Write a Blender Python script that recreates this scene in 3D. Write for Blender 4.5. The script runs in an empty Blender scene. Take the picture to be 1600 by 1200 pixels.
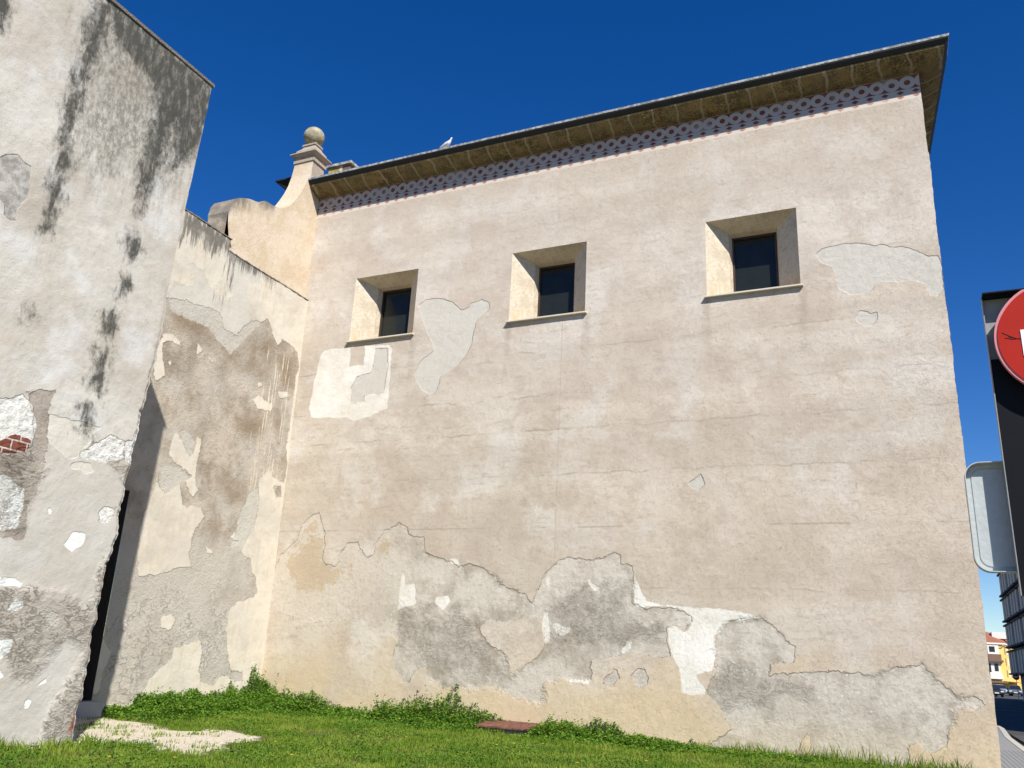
import bpy, math, random
import numpy as np
from mathutils import Matrix, Vector
random.seed(7); rng = np.random.default_rng(7)
SC = bpy.context.scene
COL = SC.collection

# ------------------------------------------------------------------ camera
FPX = 1305.7
CAM = np.array([15.4967, -18.4301, 1.6])
def cam_rows(yaw, pit, rol):
    yaw, pit, rol = map(math.radians, (yaw, pit, rol))
    cy, sy, cp, sp, cr, sr = math.cos(yaw), math.sin(yaw), math.cos(pit), math.sin(pit), math.cos(rol), math.sin(rol)
    F = np.array([sy*cp, cy*cp, sp]); r0 = np.array([cy, -sy, 0]); u0 = np.cross(r0, F)
    return cr*r0+sr*u0, -sr*r0+cr*u0, F
RT, UP, FW = cam_rows(-25.3273, 18.0328, 3.0739)
cd = bpy.data.cameras.new('camera'); cam = bpy.data.objects.new('camera', cd); COL.objects.link(cam)
cd.sensor_width = 36; cd.lens = 36*FPX/1600; cd.clip_start = 0.05; cd.clip_end = 4000
mw = Matrix.Identity(4)
for i in range(3):
    mw[i][0], mw[i][1], mw[i][2], mw[i][3] = RT[i], UP[i], -FW[i], CAM[i]
cam.matrix_world = mw
SC.camera = cam
# ------------------------------------------------------------------ light
SUNV = Vector((0.512, -0.503, 0.696)).normalized()      # towards the sun
sd = bpy.data.lights.new('sun', 'SUN'); sd.energy = 5.0; sd.angle = math.radians(0.53); sd.color = (1, .955, .87)
sun = bpy.data.objects.new('sun', sd); COL.objects.link(sun)
sun.rotation_euler = SUNV.to_track_quat('Z', 'Y').to_euler()
W = bpy.data.worlds.new('World'); SC.world = W; W.use_nodes = True
nt = W.node_tree; bg = nt.nodes['Background']
sky = nt.nodes.new('ShaderNodeTexSky'); sky.sky_type = 'NISHITA'; sky.sun_disc = False
sky.sun_elevation = math.asin(SUNV.z); sky.sun_rotation = math.atan2(SUNV.x, SUNV.y)
sky.altitude = 600; sky.air_density = 1.0; sky.dust_density = 0.0; sky.ozone_density = 3.5
hs = nt.nodes.new('ShaderNodeHueSaturation'); hs.inputs['Saturation'].default_value = 1.36; hs.inputs['Value'].default_value = 1.62; hs.inputs['Hue'].default_value = 0.514
nt.links.new(sky.outputs[0], hs.inputs['Color']); nt.links.new(hs.outputs[0], bg.inputs[0])
bg.inputs[1].default_value = 0.054
SC.view_settings.view_transform = 'Standard'; SC.view_settings.look = 'None'
SC.view_settings.exposure = 0.50; SC.view_settings.gamma = 1
SC.cycles.max_bounces = 6

# ------------------------------------------------------------------ helpers
def tag(o, label=None, cat=None, group=None, kind=None):
    if label: o['label'] = label
    if cat: o['category'] = cat
    if group: o['group'] = group
    if kind: o['kind'] = kind
    return o
def empty(name, loc, rz=0):
    o = bpy.data.objects.new(name, None); COL.objects.link(o); o.location = loc; o.rotation_euler[2] = rz
    o.empty_display_size = .2
    return o
class MB:
    def __init__(s): s.v = []; s.f = []
    def add(s, vs, fs):
        n = len(s.v); s.v += [tuple(map(float, p)) for p in vs]; s.f += [tuple(i+n for i in f) for f in fs]; return s
    def box(s, x0, x1, y0, y1, z0, z1):
        return s.add([(x0,y0,z0),(x1,y0,z0),(x1,y1,z0),(x0,y1,z0),(x0,y0,z1),(x1,y0,z1),(x1,y1,z1),(x0,y1,z1)],
                     [(3,2,1,0),(4,5,6,7),(0,1,5,4),(1,2,6,5),(2,3,7,6),(3,0,4,7)])
    def frustum(s, a, b, z0, z1):      # a,b = (x0,x1,y0,y1)
        return s.add([(a[0],a[2],z0),(a[1],a[2],z0),(a[1],a[3],z0),(a[0],a[3],z0),(b[0],b[2],z1),(b[1],b[2],z1),(b[1],b[3],z1),(b[0],b[3],z1)],
                     [(3,2,1,0),(4,5,6,7),(0,1,5,4),(1,2,6,5),(2,3,7,6),(3,0,4,7)])
    def prism(s, pts, axis, a, b):     # polygon pts in the two other axes, extruded along axis
        def P(p, t):
            q = list(p); q.insert(axis, t); return q
        n = len(pts)
        return s.add([P(p, a) for p in pts]+[P(p, b) for p in pts],
                     [tuple(range(n))[::-1], tuple(range(n, 2*n))]+[(i, (i+1) % n, n+(i+1) % n, n+i) for i in range(n)])
    def cyl(s, p, q, r0, r1=None, n=16):
        r1 = r0 if r1 is None else r1
        p, q = Vector(p), Vector(q); d = (q-p).normalized(); a = d.orthogonal().normalized(); b = d.cross(a)
        vs = [p+(a*math.cos(t)+b*math.sin(t))*r0 for t in np.arange(n)*2*math.pi/n]+[q+(a*math.cos(t)+b*math.sin(t))*r1 for t in np.arange(n)*2*math.pi/n]
        return s.add(vs, [tuple(range(n))[::-1], tuple(range(n, 2*n))]+[(i, (i+1) % n, n+(i+1) % n, n+i) for i in range(n)])
    def sphere(s, c, r, n=24, m=14, sc=(1,1,1)):
        vs = []; fs = []
        for j in range(m+1):
            th = math.pi*j/m
            for i in range(n):
                ph = 2*math.pi*i/n
                vs.append((c[0]+r*sc[0]*math.sin(th)*math.cos(ph), c[1]+r*sc[1]*math.sin(th)*math.sin(ph), c[2]+r*sc[2]*math.cos(th)))
        for j in range(m):
            for i in range(n): fs.append((j*n+i, (j+1)*n+i, (j+1)*n+(i+1) % n, j*n+(i+1) % n))
        return s.add(vs, fs)
    def loft(s, rings):                # rings: list of equal-length vertex loops
        n = len(rings[0]); k = len(s.v); allv = [p for r in rings for p in r]
        fs = [tuple(range(n))[::-1], tuple(range((len(rings)-1)*n, len(rings)*n))]
        for j in range(len(rings)-1):
            for i in range(n): fs.append((j*n+i, j*n+(i+1) % n, (j+1)*n+(i+1) % n, (j+1)*n+i))
        return s.add(allv, fs)
    def build(s, name, mat, parent=None, smooth=False, bevel=0):
        me = bpy.data.meshes.new(name); me.from_pydata(s.v, [], s.f); me.update()
        if mat: me.materials.append(mat)
        o = bpy.data.objects.new(name, me); COL.objects.link(o)
        if parent: o.parent = parent
        if smooth:
            me.shade_smooth()
        if bevel:
            md = o.modifiers.new('bevel', 'BEVEL'); md.width = bevel; md.segments = 2; md.limit_method = 'ANGLE'
        return o
def np_mesh(name, V, F, mat, parent=None, smooth=False):
    """V (n,3), F (m,k) numpy arrays."""
    me = bpy.data.meshes.new(name); k = F.shape[1]
    me.vertices.add(len(V)); me.vertices.foreach_set('co', V.astype(np.float32).ravel())
    me.loops.add(F.size); me.loops.foreach_set('vertex_index', F.astype(np.int32).ravel())
    me.polygons.add(len(F)); me.polygons.foreach_set('loop_start', np.arange(0, F.size, k, dtype=np.int32))
    me.polygons.foreach_set('loop_total', np.full(len(F), k, dtype=np.int32))
    if smooth: me.polygons.foreach_set('use_smooth', np.ones(len(F), dtype=bool))
    me.update(); me.validate()
    if mat: me.materials.append(mat)
    o = bpy.data.objects.new(name, me); COL.objects.link(o)
    if parent: o.parent = parent
    return o
def vnoise(u, v, sc, seed):
    r = np.random.default_rng(seed); T = r.random((256, 256))
    u = u*sc+1000; v = v*sc+1000
    i = np.floor(u).astype(int); j = np.floor(v).astype(int); a = u-i; b = v-j
    a = a*a*(3-2*a); b = b*b*(3-2*b)
    g = lambda x, y: T[x % 256, y % 256]
    return (g(i,j)*(1-a)+g(i+1,j)*a)*(1-b)+(g(i,j+1)*(1-a)+g(i+1,j+1)*a)*b
def fbm(u, v, sc, seed, o=4):
    return sum(vnoise(u, v, sc*2**k, seed+k)*.5**k for k in range(o))/sum(.5**k for k in range(o))

# ------------------------------------------------------------------ material helper
class NM:
    def __init__(s, name, rough=.9, spec=.3):
        s.m = bpy.data.materials.new(name); s.m.use_nodes = True; s.t = s.m.node_tree
        s.b = s.t.nodes['Principled BSDF']; s.b.inputs['Roughness'].default_value = rough
        s.b.inputs['Specular IOR Level'].default_value = spec
        s.co = s.t.nodes.new('ShaderNodeTexCoord').outputs['Object']
    def _in(s, sock, v):
        if isinstance(v, bpy.types.NodeSocket): s.t.links.new(v, sock)
        elif isinstance(v, (tuple, list)) and len(v) == 3 and sock.type == 'RGBA': sock.default_value = (*v, 1)
        else: sock.default_value = v
    def math(s, op, a, b=0, c=0, clamp=False):
        n = s.t.nodes.new('ShaderNodeMath'); n.operation = op; n.use_clamp = clamp
        s._in(n.inputs[0], a); s._in(n.inputs[1], b); s._in(n.inputs[2], c); return n.outputs[0]
    def add(s, a, b): return s.math('ADD', a, b)
    def sub(s, a, b): return s.math('SUBTRACT', a, b)
    def mul(s, a, b): return s.math('MULTIPLY', a, b)
    def ramp(s, v, a, b, o0=0., o1=1., smooth=True):
        n = s.t.nodes.new('ShaderNodeMapRange'); n.interpolation_type = 'SMOOTHSTEP' if smooth else 'LINEAR'
        s._in(n.inputs[0], v); n.inputs[1].default_value = a; n.inputs[2].default_value = b
        n.inputs[3].default_value = o0; n.inputs[4].default_value = o1; return n.outputs[0]
    def noise(s, sc, det=4, rough=.55, stretch=None, dist=0, off=(0,0,0)):
        n = s.t.nodes.new('ShaderNodeTexNoise'); n.inputs['Scale'].default_value = sc; n.inputs['Detail'].default_value = det
        n.inputs['Roughness'].default_value = rough; n.inputs['Distortion'].default_value = dist
        mp = s.t.nodes.new('ShaderNodeMapping'); mp.inputs['Scale'].default_value = stretch or (1,1,1); mp.inputs['Location'].default_value = off
        s.t.links.new(s.co, mp.inputs[0]); s.t.links.new(mp.outputs[0], n.inputs['Vector']); return n.outputs['Fac']
    def voro(s, sc, feat='F1', stretch=None):
        n = s.t.nodes.new('ShaderNodeTexVoronoi'); n.feature = feat; n.inputs['Scale'].default_value = sc
        mp = s.t.nodes.new('ShaderNodeMapping'); mp.inputs['Scale'].default_value = stretch or (1,1,1)
        s.t.links.new(s.co, mp.inputs[0]); s.t.links.new(mp.outputs[0], n.inputs['Vector']); return n.outputs['Distance']
    def attr(s, name):
        n = s.t.nodes.new('ShaderNodeAttribute'); n.attribute_name = name; return n.outputs['Fac']
    def mix(s, f, a, b, blend='MIX'):
        n = s.t.nodes.new('ShaderNodeMix'); n.data_type = 'RGBA'; n.blend_type = blend
        s._in(n.inputs['Factor'], f); s._in(n.inputs['A'], a); s._in(n.inputs['B'], b); return n.outputs['Result']
    def xyz(s):
        n = s.t.nodes.new('ShaderNodeSeparateXYZ'); s.t.links.new(s.co, n.inputs[0]); return n.outputs
    def color(s, c): s._in(s.b.inputs['Base Color'], c); return s
    def bump(s, h, dist=1., st=1.):
        n = s.t.nodes.new('ShaderNodeBump'); n.inputs['Strength'].default_value = st; n.inputs['Distance'].default_value = dist
        s._in(n.inputs['Height'], h); s.t.links.new(n.outputs[0], s.b.inputs['Normal']); return s
def simple(name, col, rough=.7, var=.12, sc=3., bump=.003, metal=0., spec=.4):
    m = NM(name, rough, spec); n = m.noise(sc, 5); n2 = m.noise(sc*9, 4)
    c = m.mix(n, tuple(x*(1-var) for x in col), tuple(min(1, x*(1+var)) for x in col))
    c = m.mix(m.ramp(n2, .35, .7, 0, .35), c, tuple(x*(1-2*var) for x in col))
    m.color(c); m.b.inputs['Metallic'].default_value = metal
    if bump: m.bump(m.mul(m.noise(sc*12, 3), bump))
    return m.m

# ------------------------------------------------------------------ marks on the plaster: outlines read off the wall, as distance fields on its mesh
def ray(x, y): return RT*(x-800)/FPX-UP*(y-600)/FPX+FW
def on_plane(pts, p0, n):
    out = []
    for x, y in pts:
        r = ray(x, y); t = np.dot(n, np.array(p0)-CAM)/np.dot(n, r); out.append(CAM+t*r)
    return np.array(out)
def zp(ox, oy, s, txt):
    out = []
    for w in txt.split():
        a, b = w.split(','); out.append((ox+float(a)/s, oy+float(b)/s))
    return out
def sdf(U, V, poly, margin=.4):
    """signed distance (inside positive), -margin outside the margin"""
    D = np.full(U.shape, -margin)
    lo = poly.min(0)-margin; hi = poly.max(0)+margin
    idx = np.nonzero((U >= lo[0]) & (U <= hi[0]) & (V >= lo[1]) & (V <= hi[1]))
    if not len(idx[0]): return D
    u = U[idx]; v = V[idx]; d2 = np.full(u.shape, 1e9); ins = np.zeros(u.shape, bool)
    n = len(poly)
    for i in range(n):
        a = poly[i]; b = poly[(i+1) % n]; e = b-a; L = max(e@e, 1e-9)
        t = np.clip(((u-a[0])*e[0]+(v-a[1])*e[1])/L, 0, 1)
        d2 = np.minimum(d2, (u-a[0]-t*e[0])**2+(v-a[1]-t*e[1])**2)
        if (a[1] > b[1]) != (a[1] < b[1]) or a[1] != b[1]:
            c = ((a[1] > v) != (b[1] > v)) & (u < e[0]*(v-a[1])/(e[1] if abs(e[1]) > 1e-9 else 1e-9)+a[0])
            ins ^= c
    D[idx] = np.where(ins, 1, -1)*np.sqrt(d2)
    return np.maximum(D, -margin)
def field(U, V, polys, minus=(), margin=.4):
    F = np.full(U.shape, -margin)
    for p in polys: F = np.maximum(F, sdf(U, V, p, margin))
    for p in minus: F = np.minimum(F, -sdf(U, V, p, margin))
    return F
def grid_wall(name, us, vs, pos, mat, parent, holes=(), fields={}, disp=None):
    U, V = np.meshgrid(us, vs, indexing='ij'); nu, nv = U.shape
    P = pos(U, V).reshape(-1, 3)
    idx = np.arange(nu*nv).reshape(nu, nv)
    F = np.stack([idx[:-1,:-1], idx[1:,:-1], idx[1:,1:], idx[:-1,1:]], -1).reshape(-1, 4)
    cu = ((U[:-1,:-1]+U[1:,1:])/2).ravel(); cv = ((V[:-1,:-1]+V[1:,1:])/2).ravel()
    keep = np.ones(len(F), bool)
    for (a, b, c, d) in holes: keep &= ~((cu > a) & (cu < b) & (cv > c) & (cv < d))
    o = np_mesh(name, P, F[keep], mat, parent, smooth=True)
    for k, fn in fields.items():
        a = o.data.attributes.new(k, 'FLOAT', 'POINT')
        a.data.foreach_set('value', fn(U, V).astype(np.float32).ravel())
    return o
def axis(a, b, step, cuts=()):
    c = sorted([a, b, *cuts]); out = [a]
    for p, q in zip(c[:-1], c[1:]):
        n = max(1, int(round((q-p)/step))); out += list(np.linspace(p, q, n+1)[1:])
    return np.array(out)

# =================================================================== CHURCH
XL, XR, ZF = -0.33, 16.80, 14.33
WIN = [(1.50, 'a'), (6.58, 'b'), (11.79, 'c')]; WW, WZ0, WZ1 = 2.13, 9.97, 11.99
mainpl = lambda pts: on_plane(pts, (0,0,0), np.array([0,1.,0]))[:, [0, 2]]
Z2 = lambda t: mainpl(zp(400, 780, 3.75, t)); Z3 = lambda t: mainpl(zp(760, 820, 3.75, t))
Z4 = lambda t: mainpl(zp(1100, 880, 3.2, t)); Z5 = lambda t: mainpl(zp(480, 360, 3.3333, t)); Z6 = lambda t: mainpl(zp(1040, 280, 3, t))
PX = lambda t: mainpl(zp(0, 0, 1, t))
loss_left = mainpl(zp(400, 780, 3.75, "75,600 100,450 115,390 150,320 250,225 275,140 330,95 370,80 388,120 400,200 405,270 388,350 405,375 460,395 490,365 480,330 540,255 590,248 610,285 655,340 690,320 700,270 740,190 835,140 880,155 912,217 985,220 990,315 1040,325 1120,355 1190,395 1240,370 1290,385 1340,405 1400,450 1500,530") +
    zp(760, 820, 3.75, "60,320 150,382 220,395 262,455 285,430 310,360 345,290 380,235 480,185 620,208 690,190 755,167 785,180 792,233 862,235 865,465 925,490 1040,480 1085,485 1150,500 1200,540 1195,590 1160,625 1110,590 1060,600 1065,680 1080,770 1000,770 880,760 780,770 700,780 615,785 615,910 560,920 440,910 400,925 340,940 335,1040 300,1055 200,1025 100,980 0,945") +
    zp(400, 780, 3.75, "1290,1115 1200,1110 1080,1110 1075,1080 1040,1075 990,1000 960,990 930,1000 905,1070 870,1075 840,1030 800,950 810,890 830,830 800,790 720,770 640,740 640,700 420,715 320,710 200,690 110,650"))
tan_isle = Z3("0,560 100,565 200,560 225,520 260,550 300,560 340,600 345,690 325,740 270,800 200,850 150,885 130,870 110,790 90,740 40,720 0,680 -25,650 -35,600")
loss_right = Z4("60,350 90,310 130,285 210,280 285,268 350,310 385,350 410,385 460,420 450,500 335,505 320,570 375,550 500,545 600,535 700,542 770,540 850,565 900,540 960,515 1040,515 1100,505 1150,570 1200,610 1265,665 1320,665 1350,655 1380,675 1400,710 1360,738 1330,720 1245,745 1245,800 1225,870 1220,920 1150,955 1100,940 1070,905 1030,915 1020,960 1010,1100 540,1100 545,950 525,850 500,845 485,900 480,935 290,990 200,1060 100,1040 20,930 60,880 130,830 100,770 70,700 10,640 60,540 55,450")
tears = [Z3("690,900 710,870 735,865 742,838 765,855 780,900 750,930 710,942 688,925"), Z3("850,880 890,830 930,845 955,900 945,940 900,952 865,920")]
arch = Z2("415,720 420,660 470,615 525,590 560,615 600,603 630,620 635,650 580,690 500,695 440,725")
wh = [Z3("862,240 865,465 925,490 940,475 1040,480 1085,485 1150,500 1200,545 1195,590 1160,625 1110,590 1060,600 1065,700 1100,780 1130,850 1140,990 1280,1000 1290,960 1240,900 1230,880 1280,860 1335,860 1345,800 1345,650 1400,590 1440,560 1500,560 1640,545 1560,520 1400,490 1250,480 1050,465 940,440 905,380 880,310"),
      Z3("585,320 610,305 625,340 665,370 640,385 600,355"), Z3("395,580 420,575 440,595 490,600 495,625 450,655 410,635 395,600"),
      Z3("345,505 370,515 375,680 345,700 325,600"), Z3("362,285 378,290 378,395 345,340"),
      Z2("865,405 878,490 935,490 940,610 860,640 828,655 845,520"), Z2("1045,600 1060,575 1130,555 1150,600 1090,650 1060,620"),
      Z2("1115,345 1185,350 1195,390 1150,375"), Z3("780,740 820,680 855,680 845,730 800,760"), Z3("440,910 560,900 610,905 608,945 560,930"),
      Z5("75,640 90,620 215,605 300,600 430,590 450,620 440,680 420,930 380,940 330,970 240,995 215,975 20,975 10,920 40,760")]
wh_minus = [Z5("225,612 300,590 295,700 225,705"), Z5("358,612 422,612 420,710 400,840 350,850 300,860 295,890 235,900 228,820 260,760 335,740 345,700")]
pale = [Z5("358,612 422,612 420,710 400,840 350,850 300,860 295,890 235,900 228,820 260,760 335,740 345,700"),
        Z5("580,390 620,358 690,352 760,370 805,415 840,400 850,380 910,358 950,375 955,410 920,440 880,480 860,590 830,650 790,700 740,735 700,760 680,830 640,860 600,830 565,780 560,740 600,670 660,625 650,580 620,520 600,460"),
        Z6("700,345 740,322 830,303 900,300 985,308 1010,300 1060,318 1110,312 1160,328 1220,358 1285,355 1300,450 1300,520 1280,550 1240,545 1225,490 1160,472 1100,485 1020,480 985,495 970,520 920,540 860,540 810,510 795,440 780,412 730,395"),
        Z6("890,640 905,615 940,612 960,625 995,615 995,655 970,690 925,685 895,665"),
        mainpl(zp(900, 560, 2.6667, "468,520 520,480 540,525 515,550 480,540"))]
roughz = [Z2("820,640 940,610 1000,650 1090,660 1180,610 1350,700 1330,800 1400,880 1500,1030 1350,1080 1080,1060 950,960 850,900 800,760"),
          Z4("60,470 320,480 330,560 520,560 560,640 420,700 300,760 150,780 60,700 20,600"), Z3("380,400 862,300 865,465 1060,600 1065,680 700,740 380,700")]
ochre = [Z2("190,330 270,250 330,200 400,220 390,350 460,400 530,370 540,450 440,490 400,540 260,560 200,440"), Z2("700,300 730,230 800,260 790,310 730,340"), Z2("300,150 370,130 385,170 330,220 300,200")]
def f_loss(U, V): return field(U, V, [loss_left, loss_right, *tears, arch], [tan_isle])
m = NM('lime_plaster', .95, .15); X = m.xyz()
b1 = m.noise(.32, 5, .6); b2 = m.noise(1.1, 6, .6, off=(7,3,1)); b3 = m.noise(5, 6, .65); b4 = m.noise(3.2, 8, .7, stretch=(.55,1,2.2)); b5 = m.noise(38, 4, .6)
base = m.mix(m.ramp(b1, .38, .64), (.528,.460,.372), (.628,.574,.492))
base = m.mix(m.ramp(b2, .44, .64, 0, .75), base, (.465,.390,.315))
base = m.mix(m.ramp(m.noise(.55, 5, .6, off=(3,9,4)), .50, .64, 0, .75), base, (.65,.62,.565))
base = m.mix(m.ramp(b4, .52, .66, 0, .6), base, (.41,.335,.26))
base = m.mix(m.ramp(b3, .54, .72, 0, .5), base, (.39,.32,.25))
scr = m.math('ABSOLUTE', m.sub(m.noise(6.5, 7, .7, dist=1.2, off=(5,2,7)), .5)); base = m.mix(m.mul(m.ramp(scr, .010, .0), m.ramp(m.noise(1.7, 4, off=(1,8,2)), .42, .56, 0, .75)), base, (.26,.21,.155))
pit = m.mul(m.ramp(m.voro(16), .16, .09), m.ramp(m.noise(4, 4, off=(8,8,2)), .5, .6)); base = m.mix(m.mul(pit, .5), base, (.25,.20,.15))
base = m.mix(m.mul(m.ramp(X['Z'], 7.5, 3.5), m.ramp(m.add(X['X'], m.mul(b1, 6)), 9, 15, .10, .32)), base, (.50,.40,.30))
base = m.mix(m.ramp(b5, .55, .8, 0, .30), base, (.40,.34,.28))
zlow = m.add(X['Z'], m.mul(m.sub(m.noise(.7, 4), .5), 3.2))
base = m.mix(m.ramp(m.add(X['Z'], m.mul(b1, 4)), 8.2, 13.5, .0, .35), base, (.60,.52,.45))
# old day-work joints of the render and one vertical joint
wob = m.mul(m.sub(m.noise(1.6, 5, .6), .5), .26)
line = 0.0; ledge = 0.0
for z0 in (6.95, 5.83, 4.55, 9.05, 7.85, 3.2):
    a = m.math('ABSOLUTE', m.sub(m.add(X['Z'], wob if z0 != 4.55 else m.mul(wob, .15)), z0))
    line = m.math('MAXIMUM', line, m.ramp(a, .006, .03, 1, 0))
    ledge = m.add(ledge, m.ramp(m.sub(m.add(X['Z'], wob if z0 != 4.55 else m.mul(wob, .15)), z0), -.012, .02))
line = m.mul(line, m.ramp(m.noise(.9, 4, .6, off=(2,0,5)), .47, .60))
vj = m.mul(m.ramp(m.math('ABSOLUTE', m.sub(X['X'], 8.11)), .004, .02, 1, 0), m.mul(m.ramp(X['Z'], 9.9, 9.7), m.ramp(X['Z'], 3.3, 4.0)))
base = m.mix(m.mul(line, .55), base, (.30,.25,.20)); base = m.mix(m.mul(vj, .35), base, (.33,.28,.23))
base = m.mix(m.mul(m.ramp(X['X'], 8.06, 8.16), m.mul(m.ramp(X['Z'], 9.9, 9.7), .18)), base, (.56,.46,.37))
oc = m.ramp(zlow, 2.1, .1, 0, .85)
bandt = m.noise(1.0, 3, .5, stretch=(.05,1,.95), off=(0,3,1)); base = m.mix(m.ramp(bandt, .40, .62, 0, .38), base, (.44,.375,.305))
for x0, _ in WIN:      # rain streaks below the ends of the sills
    for xe in (x0-.02, x0+WW+.03):
        dx_ = m.math('ABSOLUTE', m.sub(m.add(X['X'], m.mul(m.sub(m.noise(1.2, 2), .5), .15)), xe))
        sk = m.mul(m.mul(m.ramp(dx_, .16, .01), m.ramp(X['Z'], WZ0-.01, WZ0-.03)), m.ramp(m.add(X['Z'], m.mul(m.noise(9, 4, .6, stretch=(1,1,.12)), 2.2)), 9.2, 11.2))
        base = m.mix(m.mul(sk, .40), base, (.30,.25,.20))
streak = m.noise(7, 6, .65, stretch=(1,1,.07)); base = m.mix(m.mul(m.ramp(streak, .56, .72), m.ramp(X['Z'], 11.0, 14.2, 0, .35)), base, (.38,.32,.26))
base = m.mix(m.mul(oc, .9), base, (.60,.475,.30))
w1 = m.add(m.mul(m.sub(m.noise(3.2, 6, .65), .5), .30), m.mul(m.sub(m.noise(20, 4, .6), .5), .07))
L = m.add(m.attr('loss'), w1); Wf = m.add(m.attr('white'), m.mul(w1, .6)); Pf = m.add(m.attr('pale'), m.mul(w1, .5)); Rf = m.attr('rough'); Of = m.attr('ochre')
softk = m.ramp(m.noise(.8, 4, .6, off=(1,7,4)), .50, .62); softk = m.mul(softk, m.ramp(X['Z'], 4.2, 2.6)); fl = m.add(m.mul(m.ramp(L, -.004, .016), m.sub(1, softk)), m.mul(m.ramp(m.add(L, m.mul(m.sub(m.noise(9, 6, .7), .5), .22)), -.09, .11), softk)); fw = m.ramp(Wf, -.01, .03); fp = m.ramp(Pf, -.004, .016)
fr = m.mul(m.ramp(m.add(Rf, m.mul(m.sub(m.noise(2, 5, .6), .5), 1.6)), -.15, .35), fl)
g1 = m.noise(1.3, 6, .65, off=(1,5,2)); g2 = m.noise(9, 6, .7)
loss = m.mix(m.ramp(g1, .36, .58), (.37,.32,.26), (.57,.525,.455)); loss = m.mix(m.ramp(m.noise(.9, 5, .65, off=(6,1,3)), .44, .60, 0, .6), loss, (.58,.53,.455))
loss = m.mix(m.ramp(X['X'], 2.0, 5.5, .85, 0), loss, (.57,.505,.42))
loss = m.mix(m.ramp(g2, .50, .72, 0, .55), loss, (.33,.29,.245))
loss = m.mix(m.mul(fr, m.ramp(m.noise(3, 6, .7, off=(2,1,2)), .3, .6, .10, .55)), loss, (.32,.28,.235))
fleck = m.mul(m.ramp(m.voro(6.5), .16, .10), m.ramp(m.noise(.8, 3, off=(4,4,4)), .5, .62))
loss = m.mix(m.mul(fleck, .8), loss, (.68,.64,.57))
fo = m.mul(m.ramp(m.add(Of, m.mul(m.sub(m.noise(3.4, 7, .75), .5), 1.7)), .0, .10), fl)
loss = m.mix(m.mul(fo, .75), loss, (.47,.37,.25))
loss = m.mix(m.ramp(X['Z'], .9, .2, 0, .55), loss, (.58,.50,.37))
c = m.mix(fl, base, loss)
pc = m.mix(m.noise(4, 6, .7, stretch=(2,1,.6)), (.52,.485,.42), (.60,.57,.51))
c = m.mix(fp, c, pc); c = m.mix(fw, c, m.mix(m.ramp(b2, .3, .7), (.80,.775,.72), (.66,.62,.54)))
m.color(c)
rid = m.math('ABSOLUTE', m.sub(m.noise(5.5, 9, .74, dist=.1, stretch=(.8,1,1.35)), .5))
crk = m.mul(m.ramp(rid, .022, .0), m.ramp(m.noise(2.6, 4, off=(7,1,1)), .40, .55))
h = m.mul(fl, -.042); h = m.add(h, m.mul(fp, -.022)); h = m.add(h, m.mul(fw, -.004))
h = m.add(h, m.mul(b3, .017)); h = m.add(h, m.mul(b5, .0065)); h = m.add(h, m.mul(m.ramp(scr, .008, .0), -.003)); h = m.add(h, m.mul(ledge, .0012)); h = m.add(h, m.mul(m.noise(110, 2), .0012))
h = m.add(h, m.mul(m.noise(11, 4, .6), m.mul(fl, .012)))
h = m.add(h, m.mul(m.mul(fr, crk), -.007)); h = m.add(h, m.mul(m.mul(fr, m.noise(24, 6, .75)), .026))
m.bump(h); MAIN = m.m

church = tag(empty('church', (8.4, 0, 0)), 'tall beige plastered church with three small deep windows under a painted frieze', 'church')
def child(mb_or_obj, *a, **k): return mb_or_obj.build(*a, **k)
def reparent(o, p):
    o.parent = p; o.matrix_parent_inverse = Matrix.Translation(p.location).inverted() if p.type == 'EMPTY' else Matrix.Identity(4); return o
cuts_u = [x for w in WIN for x in (w[0], w[0]+WW)]
us = axis(XL, XR, .034, cuts_u); vs = axis(-.3, ZF, .034, (WZ0, WZ1))
def pos_main(U, V):
    d = (fbm(U, V, .5, 3)-.5)*.03+(fbm(U, V, 2.2, 9, 3)-.5)*.010
    e = np.minimum(1, np.minimum(ZF-V, 3)*2)
    for x0, _ in WIN:
        dd = np.maximum(np.maximum(x0-U, U-x0-WW), np.maximum(WZ0-V, V-WZ1)); e = np.minimum(e, np.clip(dd/.3, 0, 1))
    e = np.minimum(e, np.clip((XR-U)/.3, .0, 1)); 
    ed = np.where(U > XR-1e-6, (fbm(V, V*0, 1.5, 5)-.5)*.05+(fbm(V, V*0, 9, 6)-.5)*.02, 0)*np.clip((ZF-V)/.5, 0, 1)
    return np.stack([U+ed, -d*e, V], -1)
wall = grid_wall('wall', us, vs, pos_main, MAIN, None, [(x, x+WW, WZ0, WZ1) for x, _ in WIN],
    dict(loss=f_loss, white=lambda U, V: field(U, V, wh, wh_minus), pale=lambda U, V: field(U, V, pale), rough=lambda U, V: field(U, V, roughz),
         ochre=lambda U, V: field(U, V, ochre)))
reparent(wall, church)
# side and rear walls
sm = MB(); xe_ = XR+14*(-0.0690); sm.add([(XR,0,-.3),(xe_,14,-.3),(xe_,14,14.98),(XR,0,14.98),(-1,14,-.3),(-1,14,14.98)], [(0,1,2,3),(1,4,5,2)])
reparent(sm.build('side_wall', MAIN), church)

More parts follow.
